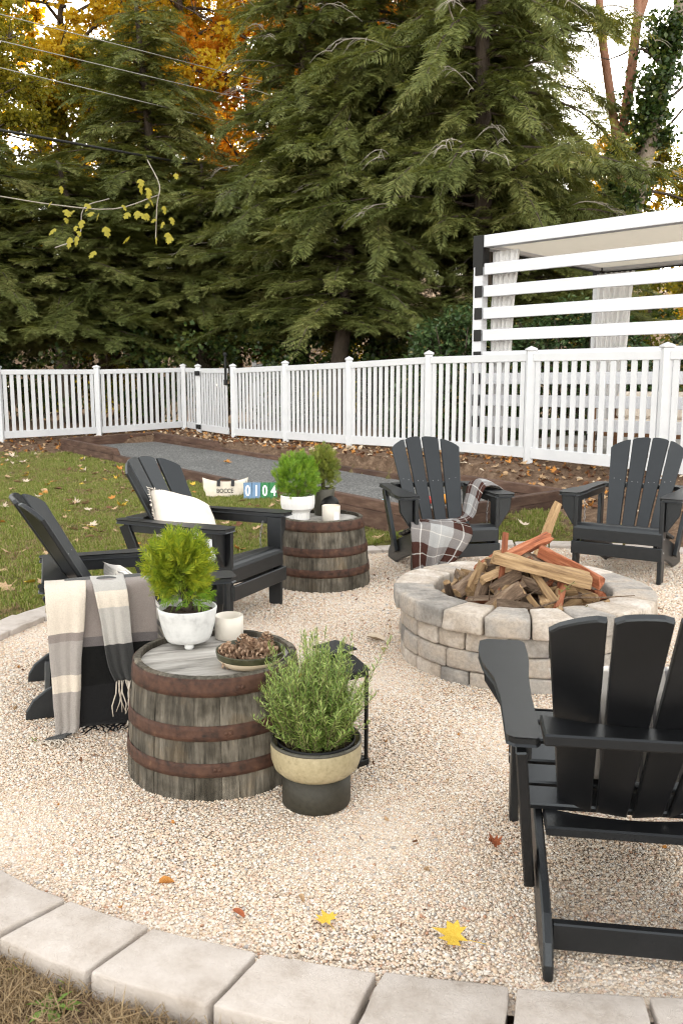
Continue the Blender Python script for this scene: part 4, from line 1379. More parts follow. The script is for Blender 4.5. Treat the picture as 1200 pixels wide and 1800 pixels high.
# ------------------------------------------------------------------ lawn
def tuft(seed, nb, h, spread, w, mat, curl=.5):
    r = np.random.default_rng(seed)
    v = []; f = []
    for k in range(nb):
        a = r.uniform(0, 6.28); b = np.array([r.normal(0, spread), r.normal(0, spread), -.005])
        hh = h * r.uniform(.5, 1.2); ln = hh * r.uniform(.1, 1.1) * curl
        d = np.array([math.cos(a), math.sin(a), 0]); s = np.array([-d[1], d[0], 0]) * w * r.uniform(.7, 1.2)
        p1 = b + d * ln * .35 + [0, 0, hh * .6]; p2 = b + d * ln + [0, 0, hh * r.uniform(.75, 1.0)]
        i = len(v)
        v += [b - s, b + s, p1 + s * .8, p1 - s * .8, p2]
        f += [(i, i + 1, i + 2, i + 3), (i + 3, i + 2, i + 4)]
    return make_mesh('tuft', [tuple(p) for p in v], f, mat)
def build_grass():
    n = 210000
    x = rng.uniform(-8.5, 5.0, n); y = rng.uniform(3.4, 16.5, n)
    d = ring_d(x, y)
    s, t = court_st(x, y)
    ok = (d > .22) & ~((s > -.012) & (s < 1.01) & (t > -.035) & (t < 1.03)) & (np.abs(x) < .44 * y + .6)
    m = turf_mask(x, y)
    pn = np.array([mnoise.noise((a * .55, b * .55, 5)) * .55 + mnoise.noise((a * 1.7, b * 1.7, 9)) * .5 for a, b in zip(x, y)])
    ok &= rng.uniform(0, 1, n) < np.clip(m * 1.15 * (.74 + pn * 1.7), .03 * m, 1)
    x, y, pn = x[ok], y[ok], pn[ok]
    z = gz(x, y)
    sc = rng.uniform(.65, 1.2, len(x)) * np.clip(.95 + .5 * pn, .5, 1.3)
    tm = [tuft(k, 16, .042, .020, .0026, M['grass']) for k in range(4)] + [tuft(9, 14, .03, .022, .0026, M['straw'], .9)]
    idx = np.where(rng.uniform(0, 1, len(x)) < np.clip(.26 - pn * .8, .06, .75), 4, rng.integers(0, 4, len(x)))
    o = scatter('lawn_grass', np.c_[x, y, z + .012], np.c_[rng.normal(0, .15, (len(x), 2)), rng.uniform(0, 6.28, len(x))], np.c_[sc, sc, sc], idx, tm)
    tag(o, 'short patchy green lawn grass between the gravel circle and fences', 'grass', kind='stuff')
    print('tufts', len(x))
    # dry grass in front of the edging
    n = 9000
    x = rng.uniform(-1.5, .9, n); y = rng.uniform(.9, 2.4, n)
    d = ring_d(x, y)
    ok = (d > .208)
    x, y = x[ok], y[ok]
    tm = [tuft(20 + k, 16, .045, .02, .0017, M['straw'], 1.9) for k in range(4)] + [tuft(30, 10, .035, .012, .0018, M['grass'], .9)]
    idx = np.where(rng.uniform(0, 1, len(x)) < .04, 4, rng.integers(0, 4, len(x)))
    sc = rng.uniform(.5, 1.1, len(x))
    o = scatter('dry_grass', np.c_[x, y, gz(x, y) + .003], np.c_[rng.normal(0, .5, (len(x), 2)), rng.uniform(0, 6.28, len(x))], np.c_[sc, sc, sc * .75], idx, tm)
    tag(o, 'brown matted dry grass in front of the near edging stones', 'grass', kind='stuff')
build_grass()

# ------------------------------------------------------------------ leaves
def maple_leaf(seed, curl):
    r = random.Random(seed)
    pr = [(0, -.45), (.10, -.12), (.40, -.28), (.34, -.10), (.62, .10), (.40, .16), (.44, .42), (.20, .30), (.0, .72)]
    ol = pr + [(-x, y) for x, y in pr[-2:0:-1]]
    v = []
    for x, y in ol:
        x += r.uniform(-.04, .04); y += r.uniform(-.04, .04)
        v.append((x, y, curl * (x * x * 1.3 + y * y * .6) + .05 * math.sin(5 * x + 4 * y + seed)))
    n = len(v)
    v.append((0, .05, .03))
    f = [(i, (i + 1) % n, n) for i in range(n)]
    k = len(v)
    v += [(-.015, -.42, 0.02), (.015, -.42, 0.02), (.03, -.95, .05), (.0, -.95, .05)]
    f.append((k, k + 1, k + 2, k + 3))
    return v, f
def oval_leaf(seed, curl):
    r = random.Random(seed)
    v = []
    for k in range(10):
        a = 2 * math.pi * k / 10
        x, y = .34 * math.sin(a) * (1 + .15 * math.cos(a)), .6 * math.cos(a)
        v.append((x, y, curl * x * x * 3 + .06 * math.sin(6 * y + seed)))
    v.append((0, 0, -.02))
    return v, [(k, (k + 1) % 10, 10) for k in range(10)]
SHAPES = [maple_leaf(1, .45), maple_leaf(2, .7), maple_leaf(3, -.5), oval_leaf(4, .8), oval_leaf(5, 1.3), maple_leaf(6, 1.2)]
LEAFME = {}
def leaf_me(sh, mt):
    if (sh, mt) not in LEAFME:
        LEAFME[(sh, mt)] = make_mesh('fallen_leaf', SHAPES[sh][0], SHAPES[sh][1], LEAFM[mt], True)
    return LEAFME[(sh, mt)]
def where(x, y):
    if x > .3: return 'on the grass between court and gravel'
    if y < 7.6: return 'on the lawn just behind the left chairs'
    if y < 9.5: return 'on the lawn beyond the left chairs'
    if y < 12: return 'on the middle of the lawn beside the court'
    return 'on the far lawn near the fence'
def leaf(x, y, size, sh, mt, label, rz=None, tilt=.25, z=None, group=None):
    zz = gz1(x, y) if z is None else z
    o = obj('fallen_leaf', leaf_me(sh, mt), None, (x, y, zz), (rnd.uniform(-tilt, tilt), rnd.uniform(-tilt, tilt), rnd.uniform(0, 6.28) if rz is None else rz))
    o.scale = (size,) * 3
    tag(o, label, 'leaf', group)
    return o
G0 = .014
leaf(.295, 2.03, .085, 0, 3, 'largest yellow maple leaf on the gravel beside the near edging', 1.2, .1, G0 + .008)
leaf(-.038, 2.10, .055, 0, 3, 'small yellow leaf on the gravel above the near edging stones', .4, .1, G0 + .008)
leaf(.474, 2.47, .05, 5, 5, 'curled rust-red leaf on the gravel left of the near chair', .6, .4, G0 + .012)
leaf(-.504, 2.27, .04, 4, 1, 'small orange leaf on the gravel near the left edging', 2.0, .3, G0 + .008)
leaf(-.28, 2.13, .035, 3, 5, 'tiny dark red leaf against the edging stones', 1.0, .3, G0 + .006)
leaf(-1.42, 4.25, .06, 1, 1, 'orange leaf on the gravel left of the blanket', .2, .3, G0 + .008)
leaf(-.27, 4.25, .07, 1, 3, 'yellow-orange leaf on the gravel between barrel and fire pit', 2.4, .3, G0 + .008)
leaf(-.19, 4.0, .05, 4, 1, 'orange leaf on the gravel just behind the pine cone bowl', 1.4, .3, G0 + .008)
leaf(.19, 4.65, .10, 3, 4, 'pale straw-coloured leaf lying flat on gravel left of the pit', 1.1, .08, G0 + .004)
leaf(2.02, 5.35, .08, 1, 4, 'pale leaf on the gravel under the right-hand chair', .7, .3, G0 + .008)
leaf(2.35, 5.55, .08, 5, 2, 'dark brown leaf on the gravel under the right-hand chair', 2.7, .3, G0 + .01)
for (x, y, sz, sh, mt, lb) in ((-1.75, 12.9, .14, 1, 1, 'orange-brown leaf on the far part of the court dust'), (-1.65, 11.0, .14, 3, 6, 'yellow-green leaf on the court dust above the pillow chair'),
        (-.78, 10.9, .16, 0, 4, 'tan maple leaf on the court dust above the score cards'), (-2.4, 12.0, .10, 1, 0, 'small tan leaf on the court dust beside the near timber')):
    leaf(x, y, sz, sh, mt, lb, z=court_surf(x, y) + .02, tilt=.15)
leaf(-2.74, 7.0, .17, 1, 0, 'large tan maple leaf on the lawn at the far left edge', .5)
leaf(-2.3, 6.75, .15, 1, 1, 'orange maple leaf on the lawn behind the front left chair', .9)
leaf(-2.55, 7.9, .13, 0, 2, 'dark brown round leaf on the lawn left of the left chairs', 2.0)
leaf(-1.5, 10.6, .12, 1, 1, 'orange leaf standing against the near timber of the court', 1.5, 1.0)
leaf(1.66, 7.72, .11, 1, 4, 'pale leaf propped on the end timber of the court', .3, 1.1, .16)
k = 0
LEAF_LABELS = ['small tan fallen leaf ', 'small orange fallen leaf ', 'small brown fallen leaf ', 'small yellow fallen leaf ', 'small pale fallen leaf ']
while k < 150:
    x = rnd.uniform(-6.5, 3.2); y = rnd.uniform(5.8, 15)
    s, t = court_st(x, y)
    if abs(x) > .41 * y or (-.02 < s < 1.02 and t > -.05) or ring_d(x, y) < .3 or turf_mask(np.array([x]), np.array([y]))[0] < .3:
        continue
    mt = rnd.choice([0, 0, 1, 1, 2, 4, 4, 3, 0])
    leaf(x, y, rnd.uniform(.06, .115), rnd.choice([0, 1, 2, 3, 5]), mt, LEAF_LABELS[mt] + where(x, y), tilt=.5, z=gz1(x, y) + .035, group='fallen leaves scattered on the lawn')
    k += 1
def litter():
    tm = [make_mesh('litter_leaf', [(a * 1, b, c) for a, b, c in SHAPES[s][0]], SHAPES[s][1], LEAFM[m], True) for s, m in ((1, 0), (2, 2), (3, 4), (5, 1), (4, 2), (1, 2), (3, 0))]
    P = []
    while len(P) < 2600:
        x = rnd.uniform(-7.5, 4.2); y = rnd.uniform(7.2, 18.2)
        dr, dl = fence_dist(x, y)
        s, t = court_st(x, y)
        if dr < -.6 or dl < -.6: continue
        if -.01 < s < 1.01 and -.03 < t < 1.03: continue
        w = max(0, 1 - dr / 1.7) if t > .9 else max(0, 1 - dl / 1.6)
        if rnd.random() > w: continue
        P.append((x, y))
    P = np.array(P); n = len(P)
    sc = rng.uniform(.03, .085, n)
    o = scatter('leaf_litter', np.c_[P, gz(P[:, 0], P[:, 1]) + .015], np.c_[rng.normal(0, .45, (n, 2)), rng.uniform(0, 6.28, n)], np.c_[sc, sc, sc], rng.integers(0, 7, n), tm)
    tag(o, 'brown leaf litter on the bare soil along the fence', 'leaves', kind='stuff')
litter()
def debris():
    tm = [make_mesh('bit', [(a, b, c) for a, b, c in SHAPES[q][0]], SHAPES[q][1], LEAFM[m_], True) for q, m_ in ((3, 2), (4, 0), (1, 2), (5, 1))]
    n = 330
    x = rng.uniform(-1.8, 3.0, n); y = rng.uniform(1.9, 7.0, n)
    ok = (ring_d(x, y) < -.03) & (np.hypot(x - .965, y - 4.47) > .7)
    x, y = x[ok], y[ok]; n = len(x)
    sc = rng.uniform(.006, .022, n)
    o = scatter('leaf_crumbs', np.c_[x, y, np.full(n, .010)], np.c_[rng.normal(0, .6, (n, 2)), rng.uniform(0, 6.28, n)], np.c_[sc, sc, sc * 1.5], rng.integers(0, 4, n), tm)
    tag(o, 'crumbs of dry leaves scattered over the gravel', 'leaves', kind='stuff')
debris()
def weed(x, y, n, L, label, z=None):
    root = empty('weed', (x, y, gz1(x, y) if z is None else z)); tag(root, label, 'weed')
    tv = [(0, 0, 0), (.25, -.10, .10), (.6, -.17, .14), (1, 0, 0.02), (.6, .17, .14), (.25, .10, .10), (.3, 0, .06), (.62, 0, .10)]
    tf = [(0, 1, 6), (1, 2, 7, 6), (2, 3, 7), (3, 4, 7), (4, 5, 6, 7), (5, 0, 6)]
    me = make_mesh('leaf', tv, tf, M['weed'], True)
    for k in range(n):
        o = obj('leaf', me, root, (0, 0, .005), (rnd.uniform(-.3, .3), rnd.uniform(-.5, .1), k * 2.4 + rnd.uniform(-.3, .3)))
        s = L * rnd.uniform(.6, 1.1); o.scale = (s, s * .8, s)
weed(-.69, 1.835, 11, .075, 'green rosette weed growing against the near edging stones')
weed(-.88, 1.87, 7, .03, 'tiny clover-like weed at the lower left in dry grass')
weed(-1.25, 3.28, 6, .025, 'tiny green sprout in the gravel left of the barrel', .01)

# ------------------------------------------------------------------ adirondack chairs
def make_chair():
    root = empty('adirondack_chair')
    B = lambda *a, **k: bar(*a, **k)
    def part(name, v, f, smooth=False):
        return obj(name, make_mesh(name, v, f, M['chair'], smooth), root)
    def plate(name, poly, t, mtx, b=.005):
        v, f = slab(poly, t, b)
        return part(name, [mtx @ Vector(p) for p in v], f)
    # yz-plane plates: local x -> world y, local y -> world z, thickness -> world -x .. use matrix
    def YZ(x): return Matrix(((0, 0, 1, x), (1, 0, 0, 0), (0, 1, 0, 0), (0, 0, 0, 1)))
    rail = [(.385, .205), (.385, .318), (.28, .335), (.10, .285), (-.10, .222), (-.28, .165), (-.37, .130), (-.43, .085), (-.458, .04), (-.462, .0), (-.25, .0), (-.10, .055), (.12, .125)]
    for s in (-1, 1):
        plate('side_rail', rail, .026, YZ(.243 if s > 0 else -.269))
        leg = [(.335, 0), (.425, 0), (.435, .585), (.325, .585)]
        plate('front_leg', leg, .030, YZ(.285 if s > 0 else -.315))
        # arm bracket outside the leg
        br = [(.0, .585), (.0, .37), (.018, .37), (.095, .49), (.105, .585)]
        if s > 0:
            mtx = Matrix(((1, 0, 0, .316), (0, 0, -1, .397), (0, 1, 0, 0), (0, 0, 0, 1)))
        else:
            mtx = Matrix(((-1, 0, 0, -.316), (0, 0, 1, .365), (0, 1, 0, 0), (0, 0, 0, 1)))
        plate('arm_bracket', br[::-1] if False else [br[i] for i in (0, 1, 2, 3, 4)], .032, mtx)
        arm = [(.280, .30), (.283, .43), (.298, .452), (.40, .452), (.424, .43), (.430, .32), (.418, .20), (.385, .06), (.372, -.10), (.368, -.36), (.352, -.375), (.300, -.375), (.292, -.36), (.296, -.08), (.292, .10), (.283, .20)]
        poly = arm if s > 0 else [(-x, y) for x, y in arm][::-1]
        plate('armrest', poly, .026, Matrix.Translation((0, 0, .586)), .006)
        v, f = B((s * .318, -.34, .558), (s * .318, .33, .558), .024, .054); part('arm_support', v, f)
        v, f = B((s * .334, -.33, .575), (s * .287, -.16, .10), .030, .075, up=(0, 1, .3)); part('back_leg', v, f)
        for (px, py, pz) in ((.316, .38, .50), (.316, .39, .22), (.316, .40, .32)):
            v, f = lathe([(.001, .004), (.006, .003), (.007, 0)], 8)
            mt = Matrix.Translation((s * px, py, pz)) @ Euler((0, s * math.pi / 2, 0)).to_matrix().to_4x4()
            o = part('screw', [mt @ Vector(p) for p in v], f, True); o.data.materials[0] = M['steel']
        # short chain between leg and arm
        m = MB()
        for k in range(9):
            t = k / 8
            c = Vector((s * .278, .30 - .02 * math.sin(t * 3), .54 - .21 * t))
            ring = [(math.cos(a) * .006 if k % 2 else 0, 0 if k % 2 else math.cos(a) * .006, math.sin(a) * .014) for a in np.linspace(0, 2 * math.pi, 9)]
            v, f = tube([c + Vector(p) for p in ring], .0018, 4, False); m.add(v, f)
        o = obj('chain', make_mesh('chain', m.v, m.f, M['steel']), root)
    # seat
    for (y, z, tilt, w) in ((.352, .372, .05, .078), (.262, .352, .25, .082), (.170, .325, .30, .082), (.078, .297, .30, .082), (-.012, .270, .28, .080)):
        v, f = cbox(.615 if y > .33 else .595, w, .024, .005)
        part('seat_slat', [T(0, y, z, rx=tilt) @ Vector(p) for p in v], f)
    # rolled front slat and apron
    prof = [(.398, .388), (.414, .384), (.428, .372), (.434, .352), (.434, .272), (.418, .268), (.410, .274), (.410, .345), (.398, .362)]
    v = [(-.307, y, z) for y, z in prof] + [(.307, y, z) for y, z in prof]
    n = len(prof)
    f = [tuple(range(n)), tuple(range(2 * n - 1, n - 1, -1))] + [(i, n + i, n + (i + 1) % n, (i + 1) % n) for i in range(n)]
    part('front_apron', v, f)
    v, f = B((-.318, .442, .212), (.318, .442, .212), .024, .092); part('front_stretcher', v, f)
    v, f = B((-.242, -.365, .068), (.242, -.365, .068), .028, .075); part('rear_stretcher', v, f)
    # back slats on a gentle hollow
    base = Vector((0, -.052, .262)); up = Vector((0, -.424, .708)); Lb = up.length; up.normalize()
    nrm = Vector((0, up.z, -up.y))          # forward
    wb, wt = .200, .288
    def edge(fr, L): return (wb + (wt - wb) * L / .80) * fr
    def top(x): return Lb - .145 * abs(x / .288) ** 2.3
    fr = [-1, -.5, 0, .5, 1]
    for i in range(4):
        g0 = .0 if i == 0 else .0075; g1 = .0 if i == 3 else .0075
        pl = []
        Lx = [0, .35, .60]
        def left(L): return edge(fr[i], L) + g0
        def right(L): return edge(fr[i + 1], L) - g1
        def solve(side):
            L = .75
            for _ in range(30): L = top(side(L))
            return L
        Ll, Lr = solve(left), solve(right)
        pl = [(left(0), 0), (right(0), 0), (right(.4), .4), (right(Lr), Lr - .006)]
        x0, x1 = left(Ll), right(Lr)
        for k in range(1, 6):
            x = x1 + (x0 - x1) * k / 6
            pl.append((x, top(x)))
        pl += [(left(Ll), Ll - .006), (left(.4), .4)]
        v, f = slab(pl, .022, .004)
        xc = (edge(fr[i], .4) + edge(fr[i + 1], .4)) / 2
        dx = edge(1, .4)
        slope = (.05 if abs(fr[i] + fr[i + 1]) > 1 else .016) * (1 if xc > 0 else -1) / (dx * .5)
        basey = .016 if abs(fr[i] + fr[i + 1]) > 1 else 0
        x_in = edge(.5 if xc > 0 else -.5, .4) if basey else 0
        out = []
        for (x, L, t) in v:
            out.append(base + up * L + Vector((x, 0, 0)) + nrm * (t - .022 + basey + slope * (x - x_in)))
        part('back_slat', out, f)
        for sx in (.3, .7):
            xx = left(.42) + (right(.42) - left(.42)) * sx
            v2, f2 = lathe([(.001, .002), (.003, .0015), (.0036, 0)], 8)
            q = nrm.to_track_quat('Z', 'Y').to_matrix().to_4x4()
            q.translation = base + up * .43 + Vector((xx, 0, 0)) + nrm * (.0005 + basey + slope * (xx - x_in))
            o = part('screw', [q @ Vector(p) for p in v2], f2, True); o.data.materials[0] = M['steel']
    # back supports: boards hollowed on the front edge
    def support(name, z, y0, half, depth, hollow, t):
        fe = [(half * k / 6, y0 + hollow * (k / 6) ** 2) for k in range(-6, 7)]
        pl = [(-half, y0 - depth), (half, y0 - depth)] + fe[::-1]
        return plate(name, pl, t, Matrix.Translation((0, 0, z)) @ Euler((.42, 0, 0)).to_matrix().to_4x4() if False else Matrix.Translation((0, 0, z)))
    support('upper_back_support', .585, -.282, .278, .085, .055, .032)
    support('lower_back_support', .222, -.075, .242, .075, .045, .03)
    return root
chair0 = make_chair()
CHAIRS = {'N': (.811, 2.286, -8.3, .963), 'A': (-1.016, 3.899, -71.1, .985), 'B': (-.902, 5.369, -115.2, .996), 'C': (.758, 6.606, 191.8, 1.034), 'R': (2.257, 6.539, 147.3, 1.033)}
CLAB = {'N': 'black chair seen from behind in the right foreground', 'A': 'black chair with a grey striped blanket over its arm', 'B': 'black chair holding a cream fringed pillow',
        'C': 'black chair with a brown plaid throw, behind the fire pit', 'R': 'empty black chair facing forward behind the pit, at right'}
CH = {}
for k_, (x, y, a, s) in CHAIRS.items():
    o = chair0 if not CH else copy_tree(chair0)
    o.location = (x, y, .006); o.rotation_euler = (0, 0, R(a)); o.scale = (s, s, s)
    tag(o, CLAB[k_], 'chair', 'black adirondack chairs around the fire pit')
    CH[k_] = Matrix.Translation((x, y, .006)) @ Matrix.Rotation(R(a), 4, 'Z') @ Matrix.Scale(s, 4)

# ------------------------------------------------------------------ cloth
def catmull(P, n):
    """P: (k, ...) control rows -> n samples per span"""
    P = np.asarray(P, float)
    Q = np.concatenate([2 * P[:1] - P[1:2], P, 2 * P[-1:] - P[-2:-1]])
    out = []
    for i in range(len(P) - 1):
        p0, p1, p2, p3 = Q[i], Q[i + 1], Q[i + 2], Q[i + 3]
        for t in np.linspace(0, 1, n, endpoint=False):
            out.append(.5 * (2 * p1 + (p2 - p0) * t + (2 * p0 - 5 * p1 + 4 * p2 - p3) * t * t + (3 * p1 - p0 - 3 * p2 + p3) * t ** 3))
    out.append(P[-1])
    return np.array(out)
def cloth_grid(net, ni, nj, wr=.006, seed=0):
    g = catmull(net, ni)
    g = np.swapaxes(catmull(np.swapaxes(g, 0, 1), nj), 0, 1)
    a, b, _ = g.shape
    for i in range(a):
        for j in range(b):
            p = Vector(g[i, j])
            g[i, j] += np.array(mnoise.noise_vector(p * 7 + Vector((seed, 0, 0)))) * wr + np.array(mnoise.noise_vector(p * 19)) * wr * .3
    # lengths for the weave coordinates
    lv = np.zeros((a, b)); lu = np.zeros((a, b))
    lv[1:] = np.cumsum(np.linalg.norm(np.diff(g, axis=0), axis=2), axis=0)
    lu[:, 1:] = np.cumsum(np.linalg.norm(np.diff(g, axis=1), axis=2), axis=1)
    lv = np.repeat(lv.mean(1)[:, None], b, 1); lu = np.repeat(lu.mean(0)[None], a, 0)
    return g, lu, lv
def grid_faces(a, b, o=0):
    return [(o + i * b + j, o + i * b + j + 1, o + (i + 1) * b + j + 1, o + (i + 1) * b + j) for i in range(a - 1) for j in range(b - 1)]

def stripe_mat():
    m, nt, b = _mat('striped_wool')
    uv = nt.nodes.new('ShaderNodeUVMap')
    sp = nt.nodes.new('ShaderNodeSeparateXYZ'); nt.links.new(uv.outputs[0], sp.inputs[0])
    cr, ta, gr, lg, bk, chc = (.62, .55, .47), (.25, .215, .20), (.34, .310, .290), (.43, .41, .385), (.008, .008, .008), (.048, .048, .048)
    dv = nt.nodes.new('ShaderNodeMath'); dv.operation = 'DIVIDE'; dv.inputs[1].default_value = 3.0
    nt.links.new(sp.outputs[1], dv.inputs[0])
    z = [(0, cr), (.50, ta), (.53, gr), (.67, cr), (.74, gr), (.93, chc),
         (1.0, lg), (1.47, cr), (1.57, lg), (1.78, chc),
         (2.0, ta), (2.42, (.14, .125, .125)), (2.48, bk), (2.72, (.014, .014, .015))]
    r = ramp(nt, [(p / 3, c) for p, c in z], 'CONSTANT')
    nt.links.new(dv.outputs[0], r.inputs[0])
    mp = coords(nt, (1, 1, 1), 'Object')
    n = noise(nt, mp, 300, 4, 0.8)
    r2 = ramp(nt, [(0.3, (.72, .72, .72)), (0.7, (1.15, 1.15, 1.15))]); nt.links.new(n.outputs['Fac'], r2.inputs[0])
    nt.links.new(mixrgb(nt, 1.0, r.outputs[0], r2.outputs[0], 'MULTIPLY'), b.inputs['Base Color'])
    b.inputs['Roughness'].default_value = 1.0; b.inputs['Specular IOR Level'].default_value = 0.1
    b.inputs['Sheen Weight'].default_value = 0.15
    add_bump(nt, b, n.outputs['Fac'], .6, .003)
    return m
M['stripes'] = stripe_mat()
M['fringe_cream'] = noisy('cream_wool_fringe', [(0.3, (.50, .43, .36)), (0.7, (.62, .56, .48))], 60, 1.0, 0)
M['fringe_black'] = flat('black_wool_fringe', (.012, .012, .013), 1.0, .1)

def striped_blanket():
    mt = CH['A']
    root = empty('striped_blanket', mt @ Vector((.44, -.15, .6)))
    tag(root, 'cream, grey and black striped wool blanket draped over a chair arm', 'blanket')
    inv = Matrix.Translation(-root.location)
    V = []; F = []; UV = []
    def strip(y0, y1, yb0, yb1, zb, out, v0, v1, folds, seed, endcurl=None, inz=.47):
        """over the arm from inside to outside; y along the chair, bottom at zb"""
        rows = []
        path = [(.245, inz, 0), (.262, .575, 0), (.285, .624, 0), (.36, .628, 0), (.425, .624, .05), (.452 + out, .575, .15), (.462 + out, .45, .4), (.470 + out, .3, .65), (.476 + out, .15, .85), (.478 + out, zb, 1)]
        path = [p for p in path if p[1] > zb + .04 or p[1] == zb or p[2] == 0]
        nc = 7
        for (x, z, t) in path:
            a = y0 + (yb0 - y0) * t; b_ = y1 + (yb1 - y1) * t
            row = []
            for j in range(nc):
                s = j / (nc - 1)
                fold = folds * math.sin(s * math.pi * 2.6 + seed) * (.25 + .75 * t) * (1 if x > .42 else .25)
                row.append((x + abs(fold) * .9 + fold * .35 + .0, a + (b_ - a) * s, z))
            rows.append(row)
        if endcurl:
            last = rows[-1]
            rows.append([(x + .02, y + endcurl[0], .018) for x, y, z in last])
            rows.append([(x + .05, y + endcurl[0] * 1.6, .016) for x, y, z in last])
        g, lu, lv = cloth_grid(rows, 5, 4, .005, seed)
        a, b_, _ = g.shape
        o = len(V)
        lv = v0 + (v1 - v0) * lv / lv.max()
        for i in range(a):
            for j in range(b_):
                V.append(tuple(inv @ (mt @ Vector(g[i, j])))); UV.append((lu[i, j], lv[i, j]))
        F.extend(grid_faces(a, b_, o))
        return g
    g3 = strip(-.27, .09, -.25, .10, .02, -.012, 2.0 - .38, 2.99, .012, 3, inz=.44)
    g1 = strip(-.355, -.185, -.340, -.245, .03, .018, 0.0 + .001 - 0, .995, .016, 1, (-.035, 0))
    g2 = strip(-.165, -.025, -.090, -.005, .225, .028, 1.0 + .001, 1.995, .020, 2)
    me = make_mesh('blanket_cloth', V, F, M['stripes'], True, uv=UV)
    o = obj('blanket_cloth', me, root)
    md = o.modifiers.new('t', 'SOLIDIFY'); md.thickness = .006; md.offset = 0
    def fringe(g, n, L, mat, name, ground=False, seed=0):
        r = random.Random(seed)
        m = MB()
        e = g[-1]
        for k in range(n):
            t = (k + .5) / n * (len(e) - 1)
            i = min(int(t), len(e) - 2)
            p = Vector(e[i]).lerp(Vector(e[i + 1]), t - i)
            pts = [p]
            dy, dx = r.uniform(-.25, .25), r.uniform(-.1, .3)
            for s in (.35, .7, 1.0):
                q = p + Vector((dx * L * s + .004 * math.sin(s * 9 + k), dy * L * s + .006 * math.sin(s * 7 + k), -L * s))
                if q.z < .012:
                    q = Vector((p.x + (.2 + dx) * L * s * 1.6, q.y + dy * L * .8, .014 + r.uniform(0, .006)))
                pts.append(q)
            v, f = tube([inv @ (mt @ q) for q in pts], [.0028, .0032, .003, .0016], 4); m.add(v, f)
        return m.build(name, mat, root, True)
    fringe(g2, 12, .14, M['fringe_cream'], 'fringe', seed=1)
    fringe(g1, 12, .10, M['fringe_cream'], 'fringe', seed=2)
    fringe(g3, 26, .11, M['fringe_black'], 'fringe', seed=3)
    g4 = g3.copy(); g4[-1, :, 0] += .006; g4[-1, :, 1] = g3[-1, :, 1] * .35 + .06; g4[-1, :, 2] += .10
    fringe(g4, 14, .13, M['fringe_cream'], 'fringe', seed=4)
striped_blanket()

def plaid_mat():
    m, nt, b = _mat('brown_plaid_wool')
    uv = nt.nodes.new('ShaderNodeUVMap')
    sp = nt.nodes.new('ShaderNodeSeparateXYZ'); nt.links.new(uv.outputs[0], sp.inputs[0])
    def band(sock, period, stops):
        mo = nt.nodes.new('ShaderNodeMath'); mo.operation = 'MODULO'; mo.inputs[1].default_value = 1.0
        dv = nt.nodes.new('ShaderNodeMath'); dv.operation = 'DIVIDE'; dv.inputs[1].default_value = period
        nt.links.new(sock, dv.inputs[0]); nt.links.new(dv.outputs[0], mo.inputs[0])
        r = ramp(nt, stops, 'CONSTANT'); nt.links.new(mo.outputs[0], r.inputs[0])
        return r.outputs[0]
    br, gr, wh = (.055, .025, .020), (.36, .36, .36), (.62, .59, .56)
    st = [(0, br), (.20, wh), (.225, br), (.45, gr), (.70, wh), (.725, gr), (.95, gr)]
    a = band(sp.outputs[0], .30, st); c = band(sp.outputs[1], .30, st)
    mx = mixrgb(nt, .5, a, c)
    mp = coords(nt)
    n = noise(nt, mp, 260, 4, .8)
    r2 = ramp(nt, [(0.3, (.75, .75, .75)), (0.7, (1.15, 1.15, 1.15))]); nt.links.new(n.outputs['Fac'], r2.inputs[0])
    nt.links.new(mixrgb(nt, 1.0, mx, r2.outputs[0], 'MULTIPLY'), b.inputs['Base Color'])
    b.inputs['Roughness'].default_value = 1.0; b.inputs['Specular IOR Level'].default_value = .1
    add_bump(nt, b, n.outputs['Fac'], .5, .003)
    return m
M['plaid'] = plaid_mat()
